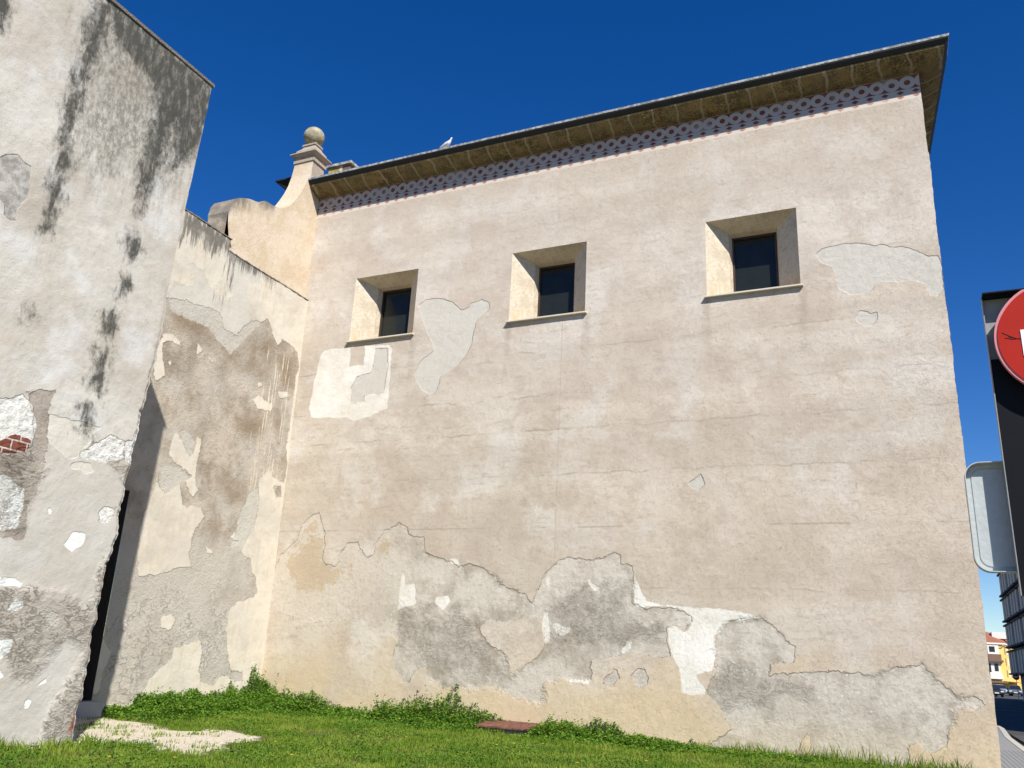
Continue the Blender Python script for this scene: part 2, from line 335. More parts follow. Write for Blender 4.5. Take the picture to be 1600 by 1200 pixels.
# frieze: painted band with a running row of discs and two rows of lozenges
m = NM('painted_frieze', .9, .2); X = m.xyz(); P_ = .3275
t = m.math('FRACT', m.mul(X['X'], 1/P_)); du = m.mul(m.sub(t, .5), P_)
jx = m.mul(m.sub(m.noise(6, 3), .5), .012)
dz = m.sub(m.add(X['Z'], jx), 14.785); rr = m.math('SQRT', m.add(m.mul(du, du), m.mul(m.mul(dz, dz), 1.0)))
ring = m.ramp(rr, .176, .169); dot = m.ramp(rr, .074, .066)
groove = m.mul(m.mul(m.ramp(m.math('ABSOLUTE', m.sub(rr, .118)), .002, .006, 1, 0), m.ramp(m.mul(du, dz), -.002, .002)), .55)
t2 = m.math('FRACT', m.add(m.mul(X['X'], 1/P_), .5)); d2 = m.mul(m.sub(t2, .5), P_)
def loz(z0, a, b): return m.ramp(m.add(m.math('ABSOLUTE', m.mul(d2, 1/a)), m.math('ABSOLUTE', m.mul(m.sub(m.add(X['Z'], jx), z0), 1/b))), 1.0, .88)
red = m.mix(m.noise(9, 4), (.11,.038,.030), (.23,.085,.062)); palec = m.mix(m.noise(5, 4), (.36,.33,.32), (.46,.42,.40)); cream = m.mix(m.noise(4, 5), (.56,.48,.40), (.64,.56,.48))
band = m.ramp(m.add(X['Z'], jx), 14.606, 14.612)
col = m.mix(band, palec, red)
col = m.mix(m.mul(m.ramp(m.math('ABSOLUTE', d2), .02, .03), m.ramp(X['Z'], 14.71, 14.70, 0, 0)), col, palec)
col = m.mix(ring, col, palec); col = m.mix(groove, col, (.30,.25,.24)); col = m.mix(dot, col, red); col = m.mix(m.mul(m.ramp(m.noise(1.4, 5, .65, off=(3,0,0)), .48, .62), .45), col, palec)
col = m.mix(m.ramp(X['Z'], 14.968, 14.972), col, palec)
col = m.mix(m.ramp(X['Z'], 14.46, 14.45, 0, 1), col, cream)  # eave shadow painted in: ground grey above this line, cream below
fade = m.ramp(m.noise(2.4, 5, .6), .30, .62, .35, .95)
col = m.mix(loz(14.535, .090, .058), col, red); col = m.mix(m.mul(loz(14.410, .088, .056), fade), col, m.mix(.45, red, (.62,.30,.22)))
m.color(m.mix(m.ramp(m.noise(14, 5, .7), .58, .8, 0, .5), col, (.50,.46,.42))); m.bump(m.mul(m.noise(20, 4), .004))
# stays in the same plane as the wall: it starts where the wall mesh ends
fr_ = np.linspace(XL, XR, 260)
V = np.array([(x, .0, z) for z in (ZF, 14.98) for x in fr_]); n = len(fr_)
F = np.array([(i, i+1, n+i+1, n+i) for i in range(n-1)])
reparent(np_mesh('painted_frieze', V, F, m.m), church)

# stone soffit, gutter, roof : sweeps that turn the right-hand corner
SKEW = -0.0690      # the side wall is not square to the front
def sweep(name, prof, mat, x0=XL+.0, yend=14., closed=True):
    mb = MB(); rings = []
    n = 60
    pth = [lambda e, z, k=k: (x0+(XR+e-x0)*k/n, -e, z) for k in range(n+1)]+[lambda e, z, k=k: (XR+e+SKEW*(-e+(yend+2*e)*k/20), -e+(yend+2*e)*k/20, z) for k in range(1, 21)]
    for f in pth: rings.append([f(e, z) for e, z in prof])
    return mb.loft(rings).build(name, mat)
m = NM('sandstone_soffit', .95, .1); X = m.xyz()
wv = m.mul(m.sub(m.noise(3.0, 4), .5), .16)
sx = m.ramp(X['Y'], .3, .4, 0, 1)
u = m.add(m.mul(X['X'], m.sub(1, sx)), m.mul(X['Y'], sx))
j = m.math('ABSOLUTE', m.sub(m.math('FRACT', m.mul(m.add(m.add(u, wv), m.mul(m.noise(.9, 2), .35)), 1/.60)), .5))
jm = m.ramp(m.add(j, m.mul(m.sub(m.noise(5, 6, .7), .5), .05)), .440, .465)
n1 = m.noise(5, 6, .7); n2 = m.noise(24, 5, .7)
c = m.mix(m.ramp(n1, .35, .65), (.46,.34,.15), (.18,.14,.07)); c = m.mix(m.ramp(n2, .42, .58, 0, .9), c, (.075,.058,.03))
c = m.mix(m.ramp(m.noise(2.1, 3, off=(5,5,5)), .45, .6, 0, .6), c, (.34,.25,.11)); c = m.mix(jm, c, m.mix(n1, (.50,.42,.27), (.36,.29,.17)))
wn = m.t.nodes.new('ShaderNodeTexWhiteNoise'); wn.noise_dimensions = '1D'; m.t.links.new(m.math('FLOOR', m.add(m.mul(m.add(m.add(u, wv), m.mul(m.noise(.9, 2), .35)), 1/.60), .5)), wn.inputs['W'])
c = m.mix(m.mul(wn.outputs['Value'], .55), c, m.mix(n1, (.30,.235,.12), (.15,.125,.08)))
c = m.mix(jm, c, m.mix(n1, (.46,.39,.26), (.33,.27,.17)))
m.color(c); m.bump(m.add(m.add(m.mul(n2, .07), m.mul(n1, .05)), m.mul(jm, -.02))); SAND = m.m
reparent(sweep('stone_soffit', [(-.10,14.985),(.0,14.985),(.03,15.00),(.16,15.005),(.32,15.06),(.53,15.165),(.545,15.195),(.545,15.215),(-.1,15.215)], SAND), church)
GUT = simple('zinc_gutter', (.022,.021,.019), .6, .3, 1.5, .004, 0, .3)
m = NM('weathered_zinc_edge', .5, .5); X = m.xyz(); nn = m.noise(9, 5, .7); 
m.color(m.mix(m.ramp(nn, .4, .62), (.20,.21,.21), (.52,.53,.51))); m.bump(m.mul(m.noise(30, 3), .008)); ZED = m.m
reparent(sweep('gutter', [(.50,15.22),(.548,15.20),(.585,15.245),(.628,15.305),(.632,15.335),(.50,15.335)], GUT, XL-.06), church)
reparent(sweep('roof_edge', [(.40,15.336),(.640,15.337),(.650,15.39),(.40,15.43)], ZED, XL-.03), church)
mb = MB(); x0, x1, y0, y1 = XL, XR+.6, -.6, 14.6; mb.add([(x0,y0,15.36),(x1,y0,15.36),(x1+SKEW*14,y1,15.36),(x0,y1,15.36),(x0,7,17.2),(x1-9.6,7,17.2)], [(0,1,5,4),(1,2,5),(2,3,4,5),(0,4,3),(3,2,1,0)])
reparent(mb.build('roof', simple('clay_roof', (.28,.16,.11))), church)
mb = MB().box(-.93,-.06,1.0,2.3,15.4,16.86)
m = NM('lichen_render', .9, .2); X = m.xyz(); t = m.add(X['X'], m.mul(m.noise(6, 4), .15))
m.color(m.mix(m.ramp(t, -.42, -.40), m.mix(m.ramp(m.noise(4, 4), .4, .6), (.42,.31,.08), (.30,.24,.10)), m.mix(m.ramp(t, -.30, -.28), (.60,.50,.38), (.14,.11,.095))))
rv = reparent(mb.build('roof_vent', m.m), church)
MB().box(-1.0,.02,.93,2.4,16.862,16.95).build('vent_cap', ZED, rv)

# windows
PL = NM('reveal_plaster', .92, .15); n1 = PL.noise(2, 5, .6); n2 = PL.noise(12, 5, .7)
cc = PL.mix(n1, (.56,.48,.36), (.62,.56,.46)); cc = PL.mix(PL.ramp(n2, .46, .66, 0, .55), cc, (.40,.32,.22)); zz = PL.xyz()['Z']; cc = PL.mix(PL.ramp(PL.noise(1.3, 6, .7, off=(4,1,2)), .46, .62, 0, .6), cc, (.42,.345,.25)); cc = PL.mix(PL.mul(PL.ramp(zz, .5, .0), PL.ramp(PL.noise(6, 4, stretch=(1,1,.2)), .4, .6)), cc, (.46,.34,.19))
PL.color(cc); PL.bump(PL.mul(n2, .016)); REV = PL.m
m = NM('dark_glass', .08, .28); nn = m.noise(3, 3)
m.color(m.mix(nn, (.010,.013,.012), (.022,.026,.024))); m.b.inputs['IOR'].default_value = 1.5; m.bump(m.mul(m.noise(2.5, 2), .003)); GLASS = m.m
FRM = simple('brown_frame', (.055,.035,.025), .5, .2, 8, 0)
SILL = simple('stone_sill', (.60,.54,.44), .85, .1, 6, .004)
SILLD = SILL
def make_window():
    a, b, D, D0 = .52, WW-.55, .71, .50
    mb = MB(); z0, z1 = 0, WZ1-WZ0
    # splay to D0 then short straight return to D
    o = [(0,0,z0),(WW,0,z0),(WW,0,z1),(0,0,z1)]
    i1 = [(a-.05,D0,z0),(b+.05,D0,z0),(b+.05,D0,z1-.17),(a-.05,D0,z1-.17)]
    i2 = [(a,D,z0),(b,D,z0),(b,D,z1-.20),(a,D,z1-.20)]
    mb.add(o+i1+i2, [(k, (k+1) % 4, 4+(k+1) % 4, 4+k) for k in range(4)]+[(4+k, 4+(k+1) % 4, 8+(k+1) % 4, 8+k) for k in range(4)])
    w = mb.build('window', REV)
    f = MB(); t = .042; zz1 = z1-.20
    f.box(a,a+t,D-.03,D+.12,.0,zz1); f.box(b-t,b,D-.03,D+.12,.0,zz1); f.box(a+t,b-t,D-.028,D+.12,zz1-t,zz1); f.box(a+t,b-t,D-.028,D+.12,.0,t)
    f.build('frame', FRM, w)
    MB().box(a+t-.01,b-t+.01,D+.03,D+.05,t-.01,zz1-t+.01).build('pane', GLASS, w)
    MB().box(-.05,WW+.06,-.10,.12,-.032,.010).build('sill', SILL, w, bevel=.006)
    return w
proto = make_window(); proto.location = (WIN[0][0], 0, WZ0); reparent(proto, church)
for x, _ in WIN[1:]:
    w = proto.copy(); COL.objects.link(w); w.location = (x, 0, WZ0)
    for ch in proto.children:
        d = ch.copy(); COL.objects.link(d); d.parent = w

# scrolled gable with its pinnacle
m = NM('gable_plaster', .93, .15); X = m.xyz(); n1 = m.noise(1.4, 6, .6); n2 = m.noise(7, 6, .7, stretch=(1,1,.8)); n3 = m.noise(30, 4)
c = m.mix(m.ramp(n1, .35, .65), (.56,.45,.32), (.64,.54,.42)); c = m.mix(m.ramp(n2, .5, .75, 0, .5), c, (.44,.35,.25))
top = m.attr('top'); st = m.noise(3.2, 6, .65, stretch=(1,2.4,.5))
c = m.mix(m.mul(m.ramp(m.add(top, m.mul(m.sub(st, .5), 1.1)), .55, .02), m.ramp(m.noise(.9, 3, off=(1,1,3)), .42, .56, .15, .85)), c, (.16,.145,.125))
m.color(c); m.bump(m.add(m.mul(n2, .02), m.mul(n3, .004))); GAB = m.m
prof = [(-3.30,11.40),(-3.38,11.9),(-3.50,12.3),(-3.57,12.65),(-3.53,12.92),(-3.43,13.10),(-3.28,13.22),(-3.08,13.33),(-2.86,13.42),(-2.60,13.48),(-2.42,13.54),(-2.33,13.66),(-2.22,13.70),(-1.95,13.72),(-1.70,13.78),(-1.48,13.90),(-1.28,14.08),(-1.10,14.32),(-.95,14.60),(-.80,14.92),(-.69,15.22),(-.60,15.60),(-.55,15.95),(-.525,16.30)]
mb = MB(); xs = (-1.02, -.30); vs_ = []; fs = []
k = len(prof); topv = []
for (y, z) in prof: vs_ += [(xs[0], y, z), (xs[1], y, z)]
ncol = 14
vs_ = []; fs = []; tv = []
for i, (y, z) in enumerate(prof):
    vs_.append((xs[0], y, z)); tv.append(.0 if i < 14 else .6)
base_i = len(vs_)
for i, (y, z) in enumerate(prof):           # front face columns going down
    for jn in range(ncol):
        f = jn/(ncol-1); zz = z+(11.40-z)*f; vs_.append((xs[1], y, zz)); tv.append((z-zz) if i < 14 else .9)
for i in range(k-1):
    fs.append((i, i+1, base_i+(i+1)*ncol, base_i+i*ncol))
    for jn in range(ncol-1):
        a = base_i+i*ncol+jn; fs.append((a, a+ncol, a+ncol+1, a+1))
# strip of face between the pinnacle shaft and the church wall
q = len(vs_)
for z in (11.40, 16.30): vs_ += [(xs[1], -.525, z), (xs[1], .0, z)]; tv += [.9, .9]
fs.append((q, q+1, q+3, q+2))
mb.add(vs_, fs); g = mb.build('scroll_gable', GAB); at = g.data.attributes.new('top', 'FLOAT', 'POINT'); at.data.foreach_set('value', np.array(tv, np.float32))
reparent(g, church)
PIN = simple('pinnacle_stone', (.50,.43,.34), .92, .22, 9, .03)
m = NM('lichened_ball', .92, .15); n1 = m.noise(6, 5, .7); m.color(m.mix(m.ramp(n1, .38, .62), (.42,.37,.25), (.24,.22,.15))); m.bump(m.mul(m.noise(18, 4), .02))
px0, px1, py0, py1 = -1.00, -.299, -.53, .03
mb = MB()
def ex(e): return (px0-e, px1+e, py0-e, py1+e)
mb.frustum(ex(.002), ex(0), 15.2, 16.22); p = mb.build('pinnacle', PIN)
mb = MB(); mb.frustum(ex(.045), ex(.045), 16.10, 16.20); mb.frustum(ex(.012), ex(.012), 16.221, 16.30); mb.frustum(ex(.03), ex(.145), 16.301, 16.38); mb.frustum(ex(.155), ex(.14), 16.381, 16.42); mb.build('cap', PIN, p)
mb = MB(); mb.frustum(ex(.02), ex(.02), 16.421, 16.53)
oge = [(.02,16.531),(.015,16.57),(-.01,16.61),(-.055,16.66),(-.10,16.72),(-.125,16.80)]
for (e0, z0), (e1, z1) in zip(oge[:-1], oge[1:]): mb.frustum(ex(e0), ex(e1), z0, z1)
mb.frustum(ex(-.09), ex(-.09), 16.801, 16.86); mb.build('pedestal', PIN, p)
MB().sphere((-.65, -.25, 17.21), .335, 32, 18).build('stone_ball', m.m, p, smooth=True)
reparent(p, church)
mb = MB(); mb.frustum((-1.3,-1.02,.2,1.2), (-1.95,-1.02,-.2,1.2), 15.55, 15.85); mb.box(-2.0,-1.02,-.25,1.2,15.851,15.90)
reparent(mb.build('rear_cornice', GUT), church)

# =================================================================== LOWER WALL running towards the camera (plane x = -0.017 z)
recn = np.array([1., 0, .017]); recn /= np.linalg.norm(recn)
recpl = lambda pts: on_plane(pts, (0,0,0), recn)[:, [1, 2]]
R8 = lambda t: recpl(zp(260, 300, 3, t)); Rr = lambda t: recpl(zp(230, 620, 4.2875, t)); R3 = lambda t: recpl(zp(0, 800, 3, t)); R2 = lambda t: recpl(zp(0, 400, 3, t))
brown = recpl(zp(260, 300, 3, "-60,470 0,490 100,510 180,540 250,560 270,640 330,670 400,600 440,610 470,590 490,640 510,700 525,720 540,690 580,710 615,750 625,790 605,900 590,1000 580,1100 565,1180") +
   zp(230, 620, 4.2875, "930,330 935,470 920,580 840,540 820,490 790,520 750,560 750,680 740,800 715,890 650,990 630,1040 690,1090 715,1200") +
   zp(0, 800, 3, "1150,220 1200,310 1210,370 1190,400 1120,420 1080,450 1060,530 1065,650 1080,745 1135,750 1140,800 1090,790 1060,770 1030,780 1000,815 940,800 935,740 945,650 940,600 820,640 800,690 740,750 660,860 600,900 440,900 300,700 300,300"))
isles = [Rr("70,520 80,600 120,660 150,620 220,590 235,735 330,745 360,740 380,800 330,870 300,960 280,1050 300,1150 250,1140 150,1165 0,1200 -60,1200 -60,900 20,700"),
         Rr("200,225 235,300 265,370 290,395 310,380 330,285 345,270 365,290 345,370 330,450 330,590 345,630 305,665 270,590 260,560 300,540 290,520 220,465 145,390 160,330 180,250"),
         R2("765,365 800,370 850,400 848,430 800,398 765,410 755,450 770,500 772,560 735,580 722,550 735,440"), R2("1190,675 1215,655 1275,700 1270,735 1215,715"),
         R2("1205,585 1240,600 1215,618"), R2("1300,635 1350,640 1355,660 1310,668"), R2("925,408 945,440 928,458"), R2("980,482 1005,488 1002,510"), R2("785,500 800,488 805,510 795,516"),
         Rr("565,940 590,915 605,960 585,970"), Rr("400,1010 430,1030 440,1050 410,1040"), R3("750,545 760,490 800,475 820,510 800,545"), R3("430,600 480,600 520,660 480,760 460,850 410,850")]
greyz = [R8("35,418 95,442 130,435 100,345 130,345 165,370 200,450 265,505 310,485 290,470 300,400 280,330 245,255 310,262 350,330 375,400 385,500 375,560 440,610 300,760 200,640 20,560 0,480"), R8("370,340 400,335 445,370 445,430 400,440 370,400"),
         Rr("590,900 620,790 690,640 745,590 745,720 715,890 650,990 560,1000"), Rr("80,460 160,450 220,480 300,540 260,570 200,590 150,620 120,660 80,600"), Rr("220,240 270,225 320,300 300,390 265,370")]
dkb = [R8("290,640 400,660 500,700 495,830 480,900 400,870 330,830 280,790"), Rr("600,120 770,150 765,240 680,270 610,220"), R8("10,490 100,510 230,570 250,640 220,720 120,670 30,610"), Rr("470,540 640,560 640,680 560,720 490,620"), R8("520,760 600,780 595,920 540,930")]
cham = [R3("695,130 720,100 745,120 750,170 730,200 715,180 695,165"), Rr("850,600 895,600 900,670 865,670"), Rr("8,820 30,808 45,830 25,850")]
stain_r = [recpl(zp(0, 0, 1, "285,322 330,345 368,370 360,400 345,392 330,400 315,378 290,372 280,380")), recpl(zp(0, 0, 1, "362,385 400,405 440,432 420,440 380,420 365,425 345,470 352,430 360,400"))]
m = NM('old_layered_render', .95, .15); X = m.xyz()
n0 = m.noise(.5, 5, .6); n1 = m.noise(1.5, 7, .65, off=(3,1,2)); n2 = m.noise(8, 6, .7); n3 = m.noise(36, 4, .65); nv = m.noise(3.4, 6, .6, stretch=(1,2.6,.35))
cream = m.mix(m.ramp(n0, .38, .62), (.585,.54,.46), (.62,.57,.48)); cream = m.mix(m.ramp(nv, .48, .7, 0, .6), cream, (.55,.44,.30)); cream = m.mix(m.ramp(n2, .55, .8, 0, .3), cream, (.5,.43,.33))
cream = m.mix(m.ramp(X['Y'], -1.0, -.05, 0, .7), cream, (.62,.56,.455)); cream = m.mix(m.ramp(n1, .50, .68, 0, .45), cream, (.46,.41,.33))
br = m.mix(m.ramp(n1, .36, .62), (.30,.25,.195), (.48,.42,.345)); br = m.mix(m.ramp(n2, .48, .7, 0, .6), br, (.26,.215,.17)); br = m.mix(m.ramp(m.noise(.8, 5, .6, off=(8,8,1)), .5, .68, 0, .7), br, (.50,.47,.42))
br = m.mix(m.mul(m.ramp(X['Z'], 4.4, 3.2), m.ramp(n0, .3, .6, .35, .8)), br, (.50,.47,.42))
br = m.mix(m.ramp(m.add(m.attr('dkb'), m.mul(m.sub(n1, .5), 1.1)), -.25, .30, 0, .75), br, (.225,.165,.105))
gy = m.mix(m.noise(3, 6, .6, stretch=(1,2.4,.6)), (.46,.445,.40), (.58,.55,.48))
wob = m.add(m.mul(m.sub(m.noise(3.4, 6, .65), .5), .28), m.mul(m.sub(m.noise(20, 4, .6), .5), .07))
fb = m.ramp(m.add(m.attr('brown'), wob), -.006, .016); fg = m.ramp(m.add(m.attr('grey'), m.mul(wob, 1.2)), -.03, .05)
drip = m.mul(m.ramp(m.noise(5, 5, .6, stretch=(1,3.2,.16)), .56, .62), m.mul(m.ramp(X['Y'], -1.9, -1.2), m.ramp(X['Y'], -.25, -.5)))
br = m.mix(m.mul(drip, m.mul(m.ramp(X['Z'], 9.7, 9.2), m.ramp(X['Z'], 4.8, 6.2))), br, (.66,.58,.45))
c = m.mix(fb, cream, br); c = m.mix(m.mul(fg, .85), c, gy)
st = m.add(m.attr('stain'), m.mul(m.sub(m.noise(4, 6, .72, stretch=(1,2.4,.3), off=(2,2,2)), .5), 1.8))
c = m.mix(m.ramp(st, -.14, .22, 0, .92), c, (.125,.115,.10))
edge = m.mul(m.ramp(m.math('FRACT', m.mul(m.noise(2.4, 5, .6), 5)), .0, .04, 1, 0), .35)
doorside = m.ramp(X['Y'], -5.16, -5.17)
c = m.mix(m.ramp(m.noise(.7, 5, .65, off=(4,4,9)), .46, .64, 0, .5), c, (.46,.42,.36)); c = m.mix(m.ramp(X['Z'], .9, .0, 0, .35), c, (.56,.49,.37))
m.color(c)
h = m.add(m.mul(fb, -.036), m.mul(fg, -.004)); h = m.add(h, m.mul(n2, m.add(.008, m.mul(fb, .016)))); h = m.add(h, m.mul(n3, m.add(.002, m.mul(fb, .006)))); h = m.add(h, m.mul(n1, .03))
rid = m.math('ABSOLUTE', m.sub(m.noise(4.2, 8, .68, dist=.5), .5)); rz = m.mul(m.mul(fb, m.ramp(m.add(X['Z'], m.mul(n0, 3)), 5.4, 3.4)), m.mul(m.ramp(rid, .02, .0), m.ramp(n1, .42, .56)))
h = m.add(h, m.mul(rz, -.010)); h = m.add(h, m.mul(m.mul(fb, m.noise(22, 6, .72)), .020)); m.bump(h); REC = m.m
lower = tag(empty('boundary_wall', (0, -4, 0)), 'lower patched wall between the stained annex and the church corner', 'wall')
ustep = axis(-8.75, -.0, .032, (-3.42, -5.17, -6.5)); vz = axis(-.3, 11.86, .034, (11.50, 4.68))
def pos_rec(U, V):
    d = (fbm(U, V, .6, 13)-.5)*.05+(fbm(U, V, 2.5, 19, 3)-.5)*.016; d = d*np.clip((-U)/.4, 0, 1)*np.where(V < 5, np.clip(np.abs(U+5.17)/.25, 0, 1), 1)
    return np.stack([-.017*V+d, U, V], -1)
o = grid_wall('wall', ustep, vz, pos_rec, REC, None, [(-3.42, 1, 11.50, 12), (-6.5, -5.17, -1, 4.68)],
    dict(brown=lambda U, V: field(U, V, [brown, *cham], isles), grey=lambda U, V: field(U, V, greyz), stain=lambda U, V: field(U, V, stain_r, margin=.5), dkb=lambda U, V: field(U, V, dkb, margin=.6)))
reparent(o, lower)
COP = simple('mossy_coping', (.20,.18,.145), .95, .45, 3, .03)
mb = MB(); rr2 = random.Random(5)
mb.box(-.60,-.2005,-8.7,-3.40,11.5,11.861)
def rough_cap(y0, y1, z, xf):
    n_ = int((y1-y0)/.07); rings = []
    for i_ in range(n_+1):
        yy_ = y0+(y1-y0)*i_/n_; hh_ = .035+.035*rr2.random(); xx_ = xf+rr2.uniform(-.012, .014)
        rings.append([(-.62,yy_,z+.002),(xx_,yy_,z+.002+rr2.uniform(-.0,.006)),(xx_-.006,yy_,z+hh_*.7),(xx_-.03,yy_,z+hh_),(-.60,yy_,z+hh_)])
    mb.loft(rings)
rough_cap(-8.7, -3.36, 11.862, -.175); rough_cap(-3.35, -.002, 11.502, -.180)
reparent(mb.build('coping', COP), lower)
# dark door in the wall and its frame
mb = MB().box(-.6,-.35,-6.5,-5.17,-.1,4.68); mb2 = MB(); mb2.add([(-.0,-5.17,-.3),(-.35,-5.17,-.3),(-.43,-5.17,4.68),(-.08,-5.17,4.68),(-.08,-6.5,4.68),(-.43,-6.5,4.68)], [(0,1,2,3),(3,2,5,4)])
dj = reparent(mb2.build('door_jamb', simple('dark_jamb_render', (.07,.06,.05))), lower)  # jamb in one even dark brown
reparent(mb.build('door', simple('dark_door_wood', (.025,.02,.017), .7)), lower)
step = tag(MB().box(-.02,.30,-6.0,-5.12,-.02,.29).build('step_block', simple('grey_concrete', (.34,.34,.33), .9, .12, 5, .01), None, bevel=.015), 'plain grey concrete block in the shade at the foot of the patched wall', 'concrete block')

# =================================================================== LEFT ANNEX, face in plane x = 3.97
XA = 3.97
annpl = lambda pts: on_plane(pts, (XA,0,0), np.array([1., 0, 0]))[:, [1, 2]]
A1 = lambda t: annpl(zp(0, 560, 4.617, t)); A2 = lambda t: annpl(zp(0, 860, 3.75, t)); A0 = lambda t: annpl(zp(0, 0, 3, t)); AP = lambda t: annpl(zp(0, 0, 1, t))
a_loss = [A1("180,240 230,240 290,228 385,235 405,215 375,300 350,385 345,450 330,570 340,680 310,800 290,900 250,1000 200,1080 170,1300 -120,1300 -120,620 0,675 60,680 150,650 215,640 240,560 245,430 215,310")]
a_rub = [A1("-120,290 0,290 70,295 120,275 170,250 215,310 245,430 245,560 220,620 170,650 60,680 -120,680"),
         A1("560,700 575,670 620,640 660,600 710,575 770,540 810,560 865,590 860,700 830,730 760,735 700,740 600,735"), A1("0,835 50,840 100,890 180,940 165,1060 140,1200 60,1240 -120,1240 -120,850"),
         A1("680,1120 700,1085 740,1060 810,1062 790,1130 740,1190 690,1180"), A1("865,700 870,590 910,570 960,440 1050,395 1005,520 985,700 960,740 860,730")]
a_brick = [A1("-120,590 0,590 30,570 110,545 160,560 220,580 225,610 180,680 60,680 -120,680")]
a_white = [A2("-100,160 90,155 130,190 120,220 80,210 -100,200"), A2("35,350 60,310 90,280 135,295 125,340 70,360"), A2("-100,540 20,520 75,515 60,580 10,640 -100,650"), A2("-100,700 0,700 25,740 -100,790"),
           A2("135,890 160,860 185,880 160,930 135,925"), A2("205,790 260,750 265,768 210,800"), A1("340,1080 360,1070 370,1110 345,1120"), A1("300,840 500,800") if False else A1("80,1000 160,960 155,1060 130,1180 70,1180"), AP("97,850 110,830 130,832 125,850 108,862")]
a_pale = [A2("255,380 300,355 340,380 325,445 280,430"), A1("350,395 400,410 540,440 700,490 640,600 560,680 540,720 480,735 440,680 340,590 330,560 345,470"), A1("640,740 665,810 600,832 560,795 500,790 490,760 520,745")]
a_patch = [A0("0,735 30,722 80,722 110,755 145,780 140,860 130,930 85,975 75,1040 50,1040 20,1010 15,960 0,940 -60,930 -60,735")]
a_rough = [A2("-100,200 150,170 350,250 450,280 560,290 570,200 620,40 700,0 640,150 600,330 520,560 470,760 450,870 400,1100 250,1120 300,900 420,700 460,600 400,540 250,600 200,700 60,720 -100,450"),
           A1("0,680 220,640 290,700 250,900 170,1200 0,1200 -120,900"), A1("800,730 980,720 940,950 900,1000 860,850")]
st = [AP("150,0 200,-10 160,60 135,130 118,200 100,270 90,330 72,372 66,365 78,290 92,230 104,160 126,90 140,30"), AP("200,8 260,70 330,135 322,175 300,185 285,170 262,195 245,240 225,300 208,330 210,290 225,230 238,180 240,140 215,100 180,60 160,-5"), 
      AP("270,110 320,140 312,190 295,215 275,250 262,250 262,200 270,150"), AP("192,365 206,362 213,385 200,402 192,395"), AP("160,490 178,490 176,515 165,528 156,520"), AP("150,543 168,543 160,590 148,615 138,605 144,570"), AP("130,630 142,635 134,680 122,672"), AP("183,430 195,428 193,448 184,460"), AP("-60,-20 22,-20 14,25 4,45 -60,60"),
      AP("42,483 50,483 48,500 42,498")]
st2 = [AP("100,0 200,-5 330,140 310,230 280,300 240,350 215,300 190,330 150,300 110,300 80,390 60,400 80,250 110,100")]
m = NM('stained_plaster', .95, .15); X = m.xyz()
n0 = m.noise(.7, 5, .6); n1 = m.noise(2.0, 6, .62, off=(3,3,3)); n2 = m.noise(9, 6, .68); n3 = m.noise(45, 4, .65); nd = m.noise(5, 6, .65, stretch=(1,1.3,.7), dist=.4)
c = m.mix(m.ramp(n0, .36, .64), (.45,.405,.34), (.56,.53,.47)); c = m.mix(m.ramp(n1, .45, .7, 0, .6), c, (.50,.44,.37)); c = m.mix(m.ramp(n2, .52, .72, 0, .45), c, (.43,.38,.32))
c = m.mix(m.ramp(m.noise(.9, 4, .6, off=(6,1,1)), .50, .66, 0, .6), c, (.62,.61,.59))
wob = m.add(m.mul(m.sub(m.noise(4.5, 6, .65), .5), .20), m.mul(m.sub(m.noise(26, 4, .6), .5), .05))
def fld(a, k=1., lo=-.005, hi=.012): return m.ramp(m.add(m.attr(a), m.mul(wob, k)), lo, hi)
fl = fld('loss'); fru = fld('rubble'); fbk = fld('brick', .5); fw = fld('white', .5); fpl = fld('pale', .6); fpt = fld('patch', .5)
fro = m.ramp(m.add(m.attr('rough'), m.mul(m.sub(m.noise(2.4, 4), .5), .6)), -.12, .16)
lz = m.ramp(m.add(X['Z'], m.mul(m.sub(n0, .5), 2)), 5.0, 3.4)
c = m.mix(m.mul(lz, .5), c, (.50,.465,.41))
rc = m.mix(n1, (.42,.36,.29), (.52,.46,.39)); c = m.mix(m.mul(fro, .65), c, rc)
c = m.mix(fpl, c, m.mix(n1, (.62,.58,.50), (.56,.52,.45)))
c = m.mix(fl, c, m.mix(m.ramp(n1, .35, .65), (.30,.255,.21), (.42,.37,.31)))
c = m.mix(fpt, c, m.mix(m.ramp(m.noise(7, 7, .7), .36, .62), (.27,.255,.225), (.47,.445,.40)))
c = m.mix(fru, c, m.mix(m.ramp(m.noise(14, 5, .7), .35, .65), (.74,.72,.67), (.58,.56,.51)))
bw = m.math('FRACT', m.add(m.mul(X['Y'], 1/.24), m.mul(m.math('FLOOR', m.mul(X['Z'], 1/.145)), .5))); bz = m.math('FRACT', m.mul(X['Z'], 1/.145))
mort = m.math('MAXIMUM', m.ramp(m.math('ABSOLUTE', m.sub(bw, .5)), .44, .46), m.ramp(m.math('ABSOLUTE', m.sub(bz, .5)), .40, .43))
c = m.mix(fbk, c, m.mix(mort, m.mix(m.noise(7, 4), (.15,.045,.033), (.25,.085,.06)), (.52,.44,.37)))
c = m.mix(fw, c, (.76,.76,.72))
stn = m.add(m.attr('stain'), m.add(m.mul(m.sub(nd, .5), .80), m.mul(m.sub(m.noise(18, 6, .75), .5), .26))); sof = m.add(m.attr('soft'), m.mul(m.sub(m.noise(4.2, 7, .72, stretch=(1,1.7,.38), off=(9,2,2)), .5), 2.6))
c = m.mix(m.mul(m.ramp(sof, -.1, .85, 0, .90), m.ramp(m.noise(13, 6, .75, stretch=(1,1.2,.7)), .34, .62, .25, 1)), c, (.19,.178,.15))
c = m.mix(m.mul(m.ramp(stn, -.15, .12), m.ramp(m.noise(6, 7, .75, stretch=(1,1.3,.5)), .32, .54, .45, .98)), c, (.070,.068,.058))
